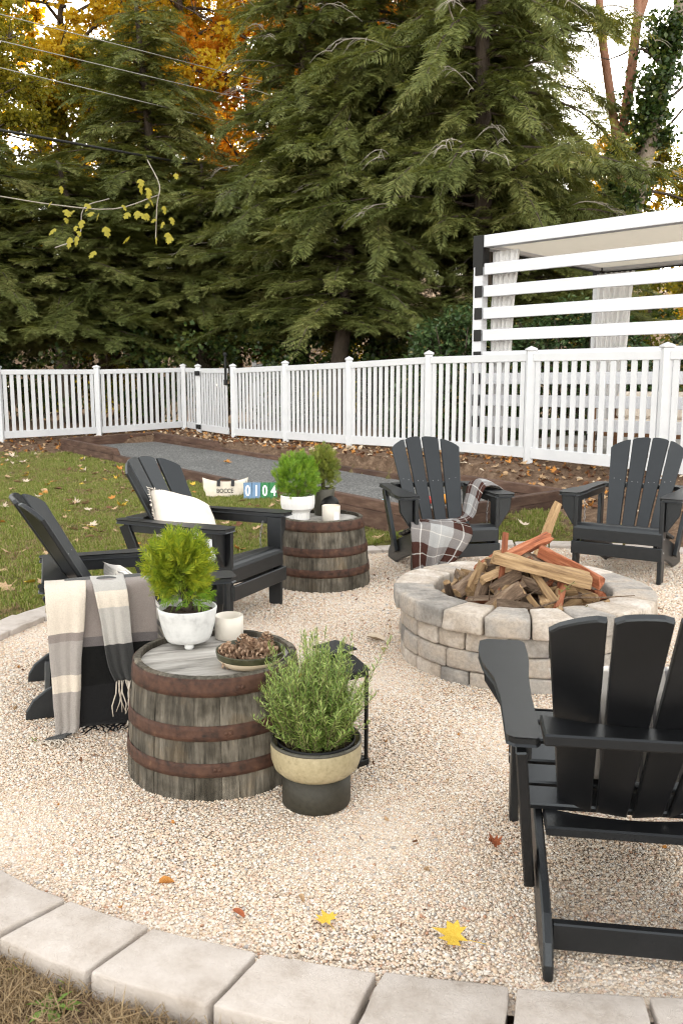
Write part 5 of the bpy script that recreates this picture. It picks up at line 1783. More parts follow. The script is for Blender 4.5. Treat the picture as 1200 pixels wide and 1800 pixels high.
def plaid_throw():
    mt = CH['C']
    root = empty('plaid_throw', mt @ Vector((.1, .4, .4)))
    tag(root, 'brown, grey and white plaid throw spread over seat and arm', 'blanket')
    inv = Matrix.Translation(-root.location)
    def row(a, b, bulge=0.0, dip=0.0):
        a, b = Vector(a), Vector(b)
        return [tuple(a.lerp(b, j / 5) + Vector((0, 0, bulge * math.sin(math.pi * j / 5) + dip * math.sin(j * 2.3))) ) for j in range(6)]
    net = [row((-.452, .00, .47), (-.452, .20, .47)), row((-.448, -.04, .57), (-.448, .22, .57)), row((-.395, -.07, .630), (-.395, .22, .632), .012), row((-.300, -.08, .648), (-.300, .22, .640), .03),
           row((-.245, -.05, .60), (-.245, .25, .575), .02), row((-.19, .02, .46), (-.16, .33, .45), .01), row((-.12, .10, .395), (-.06, .40, .412), .012, .004),
           row((.06, .12, .372), (.00, .425, .418), .010, .006), row((.24, .17, .385), (-.06, .452, .412), .016, .006), row((.318, .30, .418), (-.09, .468, .37), .02, .006),
           row((.338, .42, .420), (-.085, .474, .29), .02, .0), row((.350, .475, .30), (-.03, .480, .215), 0, .008), row((.352, .485, .17), (.02, .486, .165), 0, .012), row((.345, .492, .05), (.07, .490, .135), 0, .02)]
    g, lu, lv = cloth_grid(net, 5, 5, .012, 4)
    a, b, _ = g.shape
    for i in range(a):                      # soft vertical folds on the hanging part
        w = max(0, (i - a * .68) / (a * .32))
        for j in range(b):
            g[i, j, 1] += w * (.030 * math.sin(j * .62) + .014 * math.sin(j * 1.7 + 1))
    V = [tuple(inv @ (mt @ Vector(g[i, j]))) for i in range(a) for j in range(b)]
    UV = [(lu[i, j] * 1.25, lv[i, j]) for i in range(a) for j in range(b)]
    o = obj('throw_cloth', make_mesh('throw_cloth', V, grid_faces(a, b), M['plaid'], True, uv=UV), root)
    md = o.modifiers.new('t', 'SOLIDIFY'); md.thickness = .006; md.offset = 0
    m = MB(); r = random.Random(8)
    for k in range(34):
        t = (k + .5) / 34 * (b - 1); i = min(int(t), b - 2)
        p = Vector(g[-1, i]).lerp(Vector(g[-1, i + 1]), t - i)
        L = min(.085, p.z - .012)
        pts = [p + Vector((r.uniform(-.006, .006) * s * 2, r.uniform(0, .012) * s, -L * s)) for s in (0, .4, .75, 1)]
        v, f = tube([inv @ (mt @ q) for q in pts], [.0025, .003, .003, .0015], 4); m.add(v, f)
    m.build('fringe', noisy('grey_wool_fringe', [(0.3, (.16, .15, .15)), (0.7, (.42, .41, .41))], 25, 1.0, 0), root, True)
plaid_throw()

def pillow_mesh(w, h, t, n=14, sag=0.0):
    v = []; f = []
    for sd in (1, -1):
        for i in range(n + 1):
            for j in range(n + 1):
                a, b = i / n * 2 - 1, j / n * 2 - 1
                k = (max(0, 1 - a * a) * max(0, 1 - b * b)) ** .42
                pin = 1 - .07 * (1 - a * a) * abs(b) ** 3 ; pin2 = 1 - .07 * (1 - b * b) * abs(a) ** 3
                wr = .010 * mnoise.noise((a * 2.2, b * 2.2, sd * 3.0)) + .004 * mnoise.noise((a * 6, b * 6, sd))
                v.append((a * w / 2 * pin2, b * h / 2 * pin, sd * t / 2 * k + wr * (k ** .5)))
    m = (n + 1) ** 2
    for i in range(n):
        for j in range(n):
            q = (i * (n + 1) + j, (i + 1) * (n + 1) + j, (i + 1) * (n + 1) + j + 1, i * (n + 1) + j + 1)
            f.append(q); f.append(tuple(m + x for x in q[::-1]))
    rim = [(i, 0) for i in range(n)] + [(n, j) for j in range(n)] + [(i, n) for i in range(n, 0, -1)] + [(0, j) for j in range(n, 0, -1)]
    for k in range(len(rim)):
        (i, j), (i2, j2) = rim[k], rim[(k + 1) % len(rim)]
        a, b = i * (n + 1) + j, i2 * (n + 1) + j2
        f.append((a, m + a, m + b, b))
    return v, f, rim, n
def pillow(chair, local, rot, w, h, t, mat, label, fringe=True, name='throw_pillow'):
    root = empty(name, CH[chair] @ Vector(local))
    root.rotation_mode = 'XYZ'
    base = CH[chair].to_3x3().normalized()
    root.rotation_euler = (base @ Matrix.Rotation(rot[2], 3, 'Z') @ Matrix.Rotation(rot[0], 3, 'X') @ Matrix.Rotation(rot[1], 3, 'Z')).to_euler()
    tag(root, label, 'pillow')
    v, f, rim, n = pillow_mesh(w, h, t)
    obj('cover', make_mesh('cover', v, f, mat, True), root)
    if fringe:
        m = MB(); r = random.Random(4)
        for k in range(170):
            a = k / 170 * 4; sd = int(a); s = (a - sd) * 2 - 1
            x, y = [(s, -1), (1, s), (-s, 1), (-1, -s)][sd]
            p = Vector((x * w / 2 * .985, y * h / 2 * .985, 0)); d = Vector((x if abs(x) > .999 else 0, y if abs(y) > .999 else 0, r.uniform(-.6, .6))).normalized()
            q = p + d * r.uniform(.005, .016) + Vector((r.uniform(-.008, .008), r.uniform(-.008, .008), 0))
            vv, ff = tube([p, (p + q) / 2 + Vector((0, 0, r.uniform(-.003, .003))), q], [.003, .0028, .0015], 4); m.add(vv, ff)
        m.build('fringe', mat, root, True)
    return root
def striped_fabric():
    m, nt, b = _mat('grey_striped_linen')
    mp = coords(nt)
    w = nt.nodes.new('ShaderNodeTexWave'); w.wave_type = 'BANDS'; w.bands_direction = 'X'
    w.inputs['Scale'].default_value = 9; w.inputs['Distortion'].default_value = .4
    nt.links.new(mp.outputs[0], w.inputs['Vector'])
    r = ramp(nt, [(0.0, (.28, .27, .27)), (0.14, (.28, .27, .27)), (0.2, (.66, .62, .57)), (1, (.70, .66, .61))]); nt.links.new(w.outputs['Fac'], r.inputs[0])
    nt.links.new(r.outputs[0], b.inputs['Base Color']); b.inputs['Roughness'].default_value = 1.0
    return m
M['linen_stripe'] = striped_fabric()
pillow('B', (.06, -.07, .545), (R(128), R(24), R(-6)), .47, .47, .25, M['pillow'], 'plump cream fringed pillow leaning in the back left chair')
pl = pillow('B', (.17, .17, .47), (R(112), R(4), R(25)), .36, .24, .10, M['print_white'], 'small white pillow with black letters below the cream pillow', False)
for tx, px, py in (('E', .10, .05), ('S', .12, -.035)):
    me = text_mesh(tx, .085, M['print_black'], .001, .001, .8)
    o = obj('lettering', me, pl, (px, py, .047)); 
pillow('A', (.08, .05, .44), (R(122), R(8), R(8)), .46, .44, .15, M['linen_stripe'], 'beige pillow with thin grey stripes in the blanket chair', False)
pillow('N', (.02, -.03, .52), (R(118), R(6), R(-4)), .46, .46, .16, M['linen_stripe'], 'pale striped pillow glimpsed between the slats of the near chair', False)

# ------------------------------------------------------------------ barrels
def barrel(x, y, rt, rb, h, label, seed, rz, rim=.026):
    r = random.Random(seed)
    root = empty('half_barrel', (x, y, 0), rz)
    tag(root, label, 'barrel', 'halved whiskey barrels used as side tables')
    def rad(z): 
        t = z / h
        return rb + (rt - rb) * (.35 * t + .65 * t * t)
    nst = 27
    w = [r.uniform(.75, 1.25) for _ in range(nst)]; s = sum(w); a = 0
    for k in range(nst):
        da = 2 * math.pi * w[k] / s
        v = []; f = []
        zs = [-.03, .0, h * .2, h * .4, h * .6, h * .8, h - .004, h]
        dz = r.uniform(-.0025, .0025); dr = r.uniform(-.0018, .0018)
        g = .0022
        cols = 4
        for z in zs:
            ro = rad(max(z, 0)) + dr - (.003 if z == h else 0)
            for c in range(cols):
                aa = a + g + (da - 2 * g) * c / (cols - 1)
                e = .0022 if c in (0, cols - 1) else 0
                v.append(((ro - e) * math.cos(aa), (ro - e) * math.sin(aa), z + dz))
        nz = len(zs)
        for z in zs:
            ri = rad(max(z, 0)) - .024
            for c in range(cols):
                aa = a + g + (da - 2 * g) * c / (cols - 1)
                v.append((ri * math.cos(aa), ri * math.sin(aa), z + dz))
        O = nz * cols
        for i in range(nz - 1):
            for c in range(cols - 1):
                p = i * cols + c
                f.append((p, p + 1, p + cols + 1, p + cols)); q = O + p
                f.append((q, q + cols, q + cols + 1, q + 1))
            p = i * cols; f.append((p, p + cols, O + p + cols, O + p))
            p = i * cols + cols - 1; f.append((p, O + p, O + p + cols, p + cols))
        for c in range(cols - 1):
            p = (nz - 1) * cols + c; f.append((p, p + 1, O + p + 1, O + p))
        obj('stave', make_mesh('stave', v, f, M['stave'], False), root)
        a += da
    for (z0, z1) in ((h * .845, h * .985), (h * .50, h * .62), (h * .215, h * .325)):
        pr = []
        for z in np.linspace(z0, z1, 4):
            pr.append((rad(z) + .0045, z))
        pr = [(pr[0][0] - .004, z0)] + pr + [(pr[-1][0] - .004, z1)]
        v, f = lathe(pr, 64)
        v = [(p[0] * (1 + .0015 * math.sin(i * .37)), p[1] * (1 + .0015 * math.sin(i * .37)), p[2] + .003 * math.sin(math.atan2(p[1], p[0]) * 1 + z0 * 9)) for i, p in enumerate(v)]
        hp = obj('hoop', make_mesh('hoop', v, f, M['rust'], True), root)
        for da in (0, .05):
            vv, ff = lathe([(.001, .004), (.006, .003), (.009, 0)], 8)
            an = -1.9 + da + z0
            q = Matrix.Translation(((rad(z0) + .005) * math.cos(an), (rad(z0) + .005) * math.sin(an), (z0 + z1) / 2)) @ Vector((math.cos(an), math.sin(an), 0)).to_track_quat('Z', 'Y').to_matrix().to_4x4()
            obj('rivet', make_mesh('rivet', [q @ Vector(p) for p in vv], ff, M['rust'], True), hp)
    # head boards, set a little below the rim
    zt = h - rim
    Rh = rad(zt) - .0245
    nb = 6
    e = [-Rh + 2 * Rh * k / nb for k in range(nb + 1)]
    for k in range(nb):
        y0, y1 = e[k] + .0012, e[k + 1] - .0012
        top = []
        ys = np.linspace(y0, y1, 6)
        pl = [(-math.sqrt(max(Rh * Rh - yy * yy, 1e-5)), yy) for yy in ys][::-1] + [(math.sqrt(max(Rh * Rh - yy * yy, 1e-5)), yy) for yy in ys]
        v, f = slab(pl, .022, .002)
        dz = r.uniform(-.0012, .0012)
        obj('head_board', make_mesh('head_board', v, f, M['head']), root, (0, 0, zt - .022 + dz))
    return zt
ZN = barrel(-.478, 3.125, .302, .338, .44, 'weathered half barrel in front, topped with the golden cypress', 1, .35, .022)
ZF = barrel(-.145, 6.13, .297, .352, .495, 'weathered half barrel farther back between the chairs', 2, 1.1, .024)

# ------------------------------------------------------------------ pots and plants
def lathe_obj(name, prof, mat, parent, n=40, loc=(0, 0, 0)):
    v, f = lathe(prof, n)
    return obj(name, make_mesh(name, v, f, mat, True), parent, loc)
def soil(parent, r, z, n=20):
    v = [(0, 0, z + .01)]; f = []
    for i in range(1, 5):
        for k in range(n):
            a = 2 * math.pi * k / n; q = r * i / 4
            v.append((q * math.cos(a), q * math.sin(a), z + .010 * mnoise.noise((q * 40 * math.cos(a), q * 40 * math.sin(a), z)) + .006 * (1 - i / 4)))
    for k in range(n):
        f.append((0, 1 + k, 1 + (k + 1) % n))
        for i in range(3):
            f.append((1 + i * n + k, 1 + (i + 1) * n + k, 1 + (i + 1) * n + (k + 1) % n, 1 + i * n + (k + 1) % n))
    return obj('soil', make_mesh('soil', v, f, M['soil'], True), parent)
def fan_template(seed, L=.062, w=.0048):
    """flat scale-leaf spray of a cypress"""
    r = np.random.default_rng(seed); nb = NB()
    nb.add(diamond(L, w), [(0, 1, 2, 3)])
    for k in range(5):
        s = .15 + .16 * k
        for sd in (-1, 1):
            a = sd * r.uniform(.5, .8); l = L * (.62 - .09 * k) * r.uniform(.8, 1.2)
            d = diamond(l, w * .95); ca, sa = math.cos(a), math.sin(a)
            nb.add(np.c_[d[:, 0] * ca - d[:, 1] * sa, d[:, 0] * sa + d[:, 1] * ca, d[:, 2] + r.uniform(-.002, .002)] + [L * s, 0, 0], [(0, 1, 2, 3)])
    return np.concatenate(nb.v), np.concatenate(nb.f)
FANS = [fan_template(k) for k in range(3)]
def fan_ball(n, rx, rz_, cz, seed, mat, parent, size=1.0, upb=.55, cone=0.0, r_in=.55):
    r = np.random.default_rng(seed)
    nb = NB()
    d = r.normal(size=(n, 3)); d /= np.linalg.norm(d, axis=1)[:, None]
    q = r.uniform(r_in, 1, n)
    lump = 1 + .10 * np.sin(d[:, 0] * 5 + seed) * np.sin(d[:, 2] * 6 + 1) + .07 * np.sin(d[:, 1] * 9 + d[:, 2] * 5)
    hz = d[:, 2] * q * lump
    wid = 1 - cone * (hz + 1) / 2
    P = np.c_[d[:, 0] * q * lump * rx * wid, d[:, 1] * q * lump * rx * wid, cz + hz * rz_]
    az = np.arctan2(d[:, 1], d[:, 0]) + r.normal(0, .6, n)
    el = -(np.arcsin(np.clip(d[:, 2], -1, 1)) * .6 + upb) + r.normal(0, .3, n)
    roll = r.uniform(-1.57, 1.57, n)
    for k in range(3):
        s = np.arange(n) % 3 == k
        nb.add(*stamp(FANS[k][0], FANS[k][1], rotmats(s.sum(), az[s], roll[s], el[s]), P[s], size * r.uniform(.7, 1.25, s.sum())))
    return obj('foliage', nb.mesh('foliage', mat), parent)
def stems(parent, base, n, h, spread, rad, mat, seed):
    r = random.Random(seed); m = MB()
    for k in range(n):
        a = r.uniform(0, 6.28); q = r.uniform(.1, 1) * spread
        v, f = tube([(.01 * math.cos(a), .01 * math.sin(a), base), (q * .3 * math.cos(a), q * .3 * math.sin(a), base + h * .4), (q * math.cos(a), q * math.sin(a), base + h)], [rad, rad * .7, rad * .3], 5, False); m.add(v, f)
    return m.build('stem', mat, parent, True)

def cypress_pot():
    root = empty('potted_cypress', (-.607, 3.27, ZN + .001))
    tag(root, 'golden ball cypress in a white footed concrete pot on the front barrel', 'potted plant')
    lathe_obj('pot', [(.001, .020), (.068, .020), (.084, .026), (.093, .045), (.104, .085), (.112, .13), (.1155, .154), (.1135, .1585), (.108, .157), (.105, .14), (.09, .13), (.001, .13)], M['concrete_white'], root, 48)
    for k in range(3):
        a = -1.35 + k * 2.094
        v, f = lathe([(.001, 0), (.012, .001), (.019, .010), (.017, .022), (.001, .030)], 14)
        obj('foot', make_mesh('foot', v, f, M['concrete_white'], True), root, (.062 * math.cos(a), .062 * math.sin(a), 0))
    soil(root, .106, .137)
    stems(root, .13, 14, .17, .08, .005, M['bark'], 3)
    fan_ball(1000, .108, .120, .318, 5, M['thuja'], root, 1.0, .45, r_in=.30).location.x = -.03
    fan_ball(60, .08, .04, .215, 6, M['thuja_green'], root, 1.0, -.5).name = 'lower_foliage'
cypress_pot()
def ribbed_pot():
    root = empty('potted_arborvitae', (-.315, 6.09, ZF + .001))
    tag(root, 'bright green round shrub in a white ribbed pot on the far barrel', 'potted plant')
    prof = [(.001, .0), (.082, .0), (.086, .006), (.086, .055), (.094, .066), (.116, .085), (.121, .12), (.121, .172), (.118, .178), (.112, .176), (.110, .15), (.001, .15)]
    n = 96
    v, f = lathe(prof, n)
    m = len(prof)
    for i in range(n):
        for k in range(2, 9):
            s = 1 + (.016 if (i % 4) in (0, 1) else -.004)
            p = v[i * m + k]; v[i * m + k] = (p[0] * s, p[1] * s, p[2])
    obj('pot', make_mesh('pot', v, f, M['ceramic_white'], False), root)
    soil(root, .110, .155)
    stems(root, .15, 14, .12, .08, .004, M['stem'], 4)
    fan_ball(1100, .150, .165, .30, 7, M['thuja_green'], root, .85, .9, r_in=.5)
ribbed_pot()
def dark_pot():
    root = empty('potted_shrub', (-.135, 6.30, ZF + .001))
    tag(root, 'dull green pointed shrub in a tall dark pot behind the ribbed pot', 'potted plant')
    lathe_obj('pot', [(.001, 0), (.062, 0), (.066, .006), (.085, .195), (.083, .2), (.077, .198), (.074, .18), (.001, .18)], M['ceramic_dark'], root, 32)
    soil(root, .076, .182)
    stems(root, .18, 10, .25, .05, .004, M['bark'], 9)
    fan_ball(1000, .128, .165, .345, 8, M['spruce'], root, .75, .7, .35, r_in=.35)
dark_pot()
def rosemary_pot():
    root = empty('potted_rosemary', (-.088, 2.805, .004))
    tag(root, 'bushy rosemary in a two-tone beige and dark planter', 'potted plant')
    lathe_obj('planter_base', [(.001, 0), (.117, 0), (.120, .004), (.119, .125), (.001, .125)], M['planter_base'], root, 48)
    lathe_obj('planter_bowl', [(.110, .112), (.128, .118), (.146, .135), (.156, .165), (.158, .225), (.155, .231), (.150, .229), (.148, .20), (.001, .19)], M['planter_top'], root, 56)
    rimv, rimf = lathe([(.1585, .222), (.1592, .228), (.155, .2335), (.1495, .231), (.1485, .222)], 56)
    obj('rim', make_mesh('rim', rimv, rimf, M['ceramic_dark'], True), root)
    lathe_obj('liner', [(.132, .195), (.136, .232), (.133, .233), (.129, .20), (.001, .198)], M['black_metal'], root, 40)
    soil(root, .13, .205)
    r = np.random.default_rng(31)
    wood = MB(); nb = NB()
    tv = diamond(1, .15, .10)
    for k in range(330):
        a = r.uniform(0, 6.28); b = r.uniform(0, 1) ** .6 * .105
        L = r.uniform(.20, .37) * (1.12 - .50 * (b / .105) ** 2) if k > 8 else r.uniform(.36, .41)
        lean = (.06 + .78 * (b / .105) ** 1.2) * r.uniform(.4, 1.12)
        p0 = np.array([b * math.cos(a), b * math.sin(a), .205])
        pts = []
        th = lean * .45; p = p0.copy(); pts.append(p.copy())
        aa = a + r.normal(0, .5)
        for s in range(6):
            th += (lean * .8 - th * .25) * .12 + r.normal(0, .07)
            p = p + (L / 6) * np.array([math.sin(th) * math.cos(aa), math.sin(th) * math.sin(aa), math.cos(th)])
            pts.append(p.copy())
        v, f = tube([tuple(q) for q in pts], [.0022, .002, .0018, .0016, .0013, .001, .0007], 3, False); wood.add(v, f)
        pts = np.array(pts)
        n = int(L / .0040)
        t = np.linspace(.10, 1, n) * 6
        i = np.minimum(t.astype(int), 5)
        P = pts[i] + (pts[i + 1] - pts[i]) * (t - i)[:, None]
        yaw = np.arange(n) * 2.4 + r.uniform(0, 6)
        up = np.where(t > 5.4, -1.15, -.62) + r.normal(0, .25, n)
        sz = .030 * np.clip(1.15 - .55 * (t / 6) ** 3, .5, 1.2) * r.uniform(.7, 1.15, n)
        nb.add(*stamp(tv, [(0, 1, 2, 3)], rotmats(n, yaw, r.uniform(-.5, .5, n), up), P, sz))
    obj('stem', make_mesh('stem', wood.v, wood.f, M['stem'], True), root)
    obj('foliage', nb.mesh('foliage', M['rosemary']), root)
rosemary_pot()

# ------------------------------------------------------------------ candles, bowl, cones, lanterns
def candle(x, y, z, r, h, label, fill, wicks, flame, lab):
    root = empty('jar_candle', (x, y, z)); tag(root, label, 'candle', 'candles in frosted jars on the barrels')
    t = .0035
    lathe_obj('jar', [(.001, 0), (r - .004, 0), (r, .004), (r, h - .001), (r - t / 2, h), (r - t, h - .001), (r - t, .006), (.001, .006)], M['jar_glass'], root, 40)
    lathe_obj('wax', [(.001, .0065), (r - t - .0006, .0065), (r - t - .0006, h * fill), (r * .8, h * fill - .001), (.001, h * fill - .0015)], M['wax'], root, 36)
    for dx in wicks:
        v, f = tube([(dx, 0, h * fill - .003), (dx + .001, 0, h * fill + .010)], .0014, 6); obj('wick', make_mesh('wick', v, f, M['print_black']), root)
        if flame:
            lathe_obj('flame', [(.001, h * fill + .008), (.0045, h * fill + .014), (.003, h * fill + .022), (.0005, h * fill + .030)], M['flame'], root, 10).location.x = dx
    if lab:
        v, f = lathe([(r + .0006, h * .12), (r + .0006, h * .62)], 8, ang=.75, a0=-1.25)
        o = obj('label', make_mesh('label', v, f, M['label_paper'], True), root)
candle(-.458, 3.37, ZN + .001, .058, .095, 'large frosted jar candle with unlit wicks on the front barrel', .70, (-.018, .018), False, False)
candle(-.074, 6.02, ZF + .001, .065, .112, 'frosted jar candle with a lit flame and label on the far barrel', .62, (.0,), True, True)

def cone_mesh(seed, L, r0):
    r = random.Random(seed)
    m = MB()
    v, f = tube([(0, 0, 0), (0, 0, L * .9)], [r0 * .42, r0 * .2], 6); m.add(v, f)
    n = 40
    for k in range(n):
        t = k / n
        z = L * (.04 + .90 * t)
        a = k * 2.39996
        rr = r0 * math.sin(math.pi * min(1, .22 + .72 * t) ** .8) ** .7
        ln = rr * r.uniform(.85, 1.1); w = r0 * .36 * (1.1 - .6 * t)
        tilt = -.25 + 1.25 * t
        q = Matrix.Translation((0, 0, z)) @ Matrix.Rotation(a, 4, 'Z') @ Matrix.Rotation(-tilt, 4, 'Y')
        vv = [(rr * .25, -w * .4, 0), (rr * .25, w * .4, 0), (ln, w, .001), (ln * 1.12, 0, .003), (ln, -w, .001), (ln * .95, 0, -.0045)]
        ff = [(0, 4, 3, 2, 1), (0, 1, 5), (1, 2, 5), (2, 3, 5), (3, 4, 5), (4, 0, 5)]
        m.add(vv, ff, mat=q)
    return make_mesh('pine_cone', m.v, m.f, M['pinecone'])
def bowl_and_cones():
    bx, by = -.335, 3.03
    root = empty('shallow_bowl', (bx, by, ZN + .001))
    tag(root, 'cream and dark green shallow bowl full of pine cones', 'bowl')
    lathe_obj('lower_bowl', [(.001, 0), (.075, 0), (.098, .008), (.120, .030), (.1225, .036)], M['ceramic_cream'], root, 48)
    lathe_obj('glazed_rim', [(.1228, .036), (.1275, .058), (.1265, .062), (.123, .061), (.117, .036), (.09, .014), (.001, .010)], M['ceramic_green'], root, 48)
    cm = [cone_mesh(1, .092, .040), cone_mesh(2, .078, .038), cone_mesh(3, .058, .028)]
    items = [(-.060, -.035, .048, 0, 1.35, .3, 'tan pine cone lying at the left front of the bowl'), (.0, .02, .062, 1, .55, -1.3, 'round pine cone on top, facing the viewer'),
             (.055, .005, .050, 0, 1.35, 2.5, 'dark pine cone lying on the right side of the bowl'), (-.035, .055, .070, 2, .35, 1.0, 'small upright pine cone at the back left of the bowl'),
             (.055, .065, .075, 2, .25, 2.0, 'small upright pine cone highest at the back right'), (.01, -.06, .042, 1, 1.45, -.2, 'pine cone lying at the front of the bowl'), (-.085, .02, .045, 1, 1.3, 1.9, 'pine cone against the left rim of the bowl'), (.03, .08, .045, 1, 1.3, .9, 'pine cone half hidden at the back of the bowl')]
    for dx, dy, dz, k, tl, rz, lb in items:
        o = obj('pine_cone', cm[k], None, (bx + dx, by + dy, ZN + dz - .004), (0, tl, rz))
        # centre the cone on its position
        o.location -= (Euler((0, tl, rz)).to_matrix() @ Vector((0, 0, [.0425, .035, .025][k])))
        tag(o, lb, 'pine cone', 'pine cones in the bowl')
bowl_and_cones()

def big_lantern():
    root = empty('lantern', (-.025, 3.10, .006), .62)
    tag(root, 'black metal lantern with glass sides behind the rosemary', 'lantern')
    w, h = .17, .35
    def lb(name, c, d, mat, b=.003):
        v, f = cbox(*d, b); return obj(name, make_mesh(name, v, f, mat), root, c)
    lb('base', (0, 0, .012), (w + .02, w + .02, .024), M['black_metal'])
    for a in (-1, 1):
        for b in (-1, 1):
            lb('frame_post', (a * w / 2, b * w / 2, .024 + h / 2), (.014, .014, h), M['black_metal'])
    for s in (-1, 1):
        lb('pane', (s * (w / 2), 0, .024 + h / 2), (.003, w - .015, h - .01), M['pane'], .0005)
        lb('pane', (0, s * (w / 2), .024 + h / 2), (w - .015, .003, h - .01), M['pane'], .0005)
        lb('top_rail', (s * (w / 2), 0, .024 + h - .012), (.015, w - .016, .02), M['black_metal'])
        lb('top_rail', (0, s * (w / 2), .024 + h - .012), (w - .016, .015, .02), M['black_metal'])
    z = .024 + h
    v, f = lathe([(.135, z + .0), (.132, z + .008), (.075, z + .055), (.07, z + .055), (.07, z + .05), (.001, z + .05)], 4, a0=math.pi / 4)
    obj('roof', make_mesh('roof', v, f, M['black_metal']), root)
    v, f = lathe([(.052, z + .05), (.052, z + .075), (.085, z + .078), (.083, z + .085), (.001, z + .112)], 4, a0=math.pi / 4)
    obj('chimney', make_mesh('chimney', v, f, M['black_metal']), root)
big_lantern()
def dome_lantern():
    root = empty('dome_lantern', (-.085, 6.245, ZF + .001))
    tag(root, 'small dark domed metal lantern half hidden behind the lit candle', 'lantern')
    lathe_obj('base', [(.001, 0), (.058, 0), (.062, .006), (.058, .016), (.001, .016)], M['black_metal'], root, 28)
    lathe_obj('dome', [(.068, .082), (.070, .086), (.064, .112), (.048, .134), (.024, .147), (.001, .150)], M['black_metal'], root, 28)
    for k in range(5):
        a = k * 1.2566
        v, f = tube([(.054 * math.cos(a), .054 * math.sin(a), .015), (.064 * math.cos(a), .064 * math.sin(a), .05), (.064 * math.cos(a), .064 * math.sin(a), .088)], .004, 6); obj('rib', make_mesh('rib', v, f, M['black_metal']), root)
    v, f = tube([(.07 * math.cos(t), .0, .09 + .075 * math.sin(t)) for t in np.linspace(0, math.pi, 12)], .003, 6)
    obj('handle', make_mesh('handle', v, f, M['black_metal'], True), root, None, (R(75), 0, .3))
dome_lantern()

# ------------------------------------------------------------------ bocce things
def bocce_bag():
    x, y = -1.365, 9.98
    root = empty('canvas_bag', (x, y, gz1(x, y) + .01), .05)
    tag(root, 'cream canvas bag lettered BOCCE lying beside the court', 'bag')
    W, D, H = .47, .16, .20
    v = []; f = []
    nx, nz = 14, 8
    ring = 2 * (nx + 1)
    for k in range(nz + 1):
        t = k / nz
        for sd in (-1, 1):
            for i in range(nx + 1):
                s = i / nx * 2 - 1
                if sd > 0: s = -s
                d = D / 2 * (1 - .75 * t * t) * (1 - .25 * abs(s) ** 4)
                top = H * (1 - .10 * (1 - s * s)) + .03 * abs(s) ** 3
                xx = s * W / 2 * (1 + .14 * t * abs(s) ** 2 - .06 * (t < .3))
                v.append((xx + .008 * mnoise.noise((s * 3, t * 3, sd)), sd * d + .012 * mnoise.noise((s * 2.5, t * 4, sd * 2)), top * t))
    for k in range(nz):
        for i in range(ring):
            j = (i + 1) % ring
            f.append((k * ring + i, k * ring + j, (k + 1) * ring + j, (k + 1) * ring + i))
    f.append(tuple(range(ring - 1, -1, -1)))
    for i in range(nx):
        a = nz * ring + i; b = nz * ring + ring - 1 - i
        f.append((a, a + 1, b - 1, b))
    obj('bag_body', make_mesh('bag_body', v, f, M['canvas'], True), root)
    m = MB()
    for sx in (-.075, .09):
        vv, ff = bar((sx, -.084, .135), (sx, -.052, .205), .040, .006, .001, up=(0, -1, .4)); m.add(vv, ff)
    vv, ff = tube([(-.075, -.05, .20), (-.05, -.04, .215), (.0, -.035, .218), (.06, -.04, .212), (.09, -.05, .20)], .009, 6); m.add(vv, ff)
    m.build('handle', M['print_black'], root)
    me = text_mesh('BOCCE', .072, M['print_black'], .001, .0006, .82)
    obj('lettering', me, root, (.0, -.094, .080), (R(86), 0, 0))
bocce_bag()
def scoreboard():
    x, y = -.925, 9.72
    root = empty('score_cards', (x, y, gz1(x, y) + .004), .02)
    tag(root, 'flip score cards reading 0 1 in blue and 0 4 in green', 'scoreboard')
    tilt = R(-14)
    for k, (ch, mt, rv) in enumerate((('0', 'card_blue', -.02), ('1', 'card_blue', .012), ('0', 'card_green', -.01), ('4', 'card_green', .02))):
        cx = -.147 + k * .098
        v, f = cbox(.094, .004, .195, .001)
        c = obj('card', make_mesh('card', v, f, M[mt]), root, (cx, -.03, .105), (tilt, rv, 0))
        me = text_mesh(ch, .17, M['print_white'], .0008, .004, .72)
        obj('digit', me, c, (0, -.0034, -.004), (R(90), 0, 0))
        for dx in (-.025, .025):
            ring = [(cx + dx, -.008 + .018 * math.cos(a), .203 + .018 * math.sin(a)) for a in np.linspace(0, 2 * math.pi, 13)]
            v, f = tube(ring, .0016, 5, False)
            obj('ring', make_mesh('ring', v, f, M['steel'], True), root)
    v, f = cbox(.40, .004, .195, .001)
    obj('back_board', make_mesh('back_board', v, f, M['black_metal']), root, (0, .030, .100), (R(14), 0, 0))
scoreboard()
def ball(x, y, col, label):
    m = flat('bocce_resin', col, .3)
    v, f = lathe([(.001 if abs(t) == 1 else .053 * math.sqrt(1 - t * t), .053 * t) for t in (-1, -.97, -.88, -.75, -.6, -.4, -.2, 0, .2, .4, .6, .75, .88, .97, 1)], 28)
    # engraved grooves
    v = [(p[0] * (.985 if abs(abs(p[2]) - .0212) < .001 else 1), p[1] * (.985 if abs(abs(p[2]) - .0212) < .001 else 1), p[2]) for p in v]
    o = obj('bocce_ball', make_mesh('bocce_ball', v, f, m, True), None, (x, y, court_surf(x, y) + .055), (.5, .3, x))
    tag(o, label, 'ball', 'bocce balls on the court')
ball(.012, 8.80, (.62, .07, .07), 'pinkish red bocce ball behind the court timber')
ball(.436, 8.70, (.30, .50, .52), 'pale blue-green bocce ball beside the plaid chair arm')
ball(.91, 8.95, (.50, .05, .04), 'red bocce ball glimpsed between the chair back slats')
ball(1.10, 9.05, (.75, .30, .03), 'orange bocce ball glimpsed between the chair back slats')
ball(.73, 9.12, (.03, .17, .20), 'dark teal bocce ball mostly hidden behind the chair back')

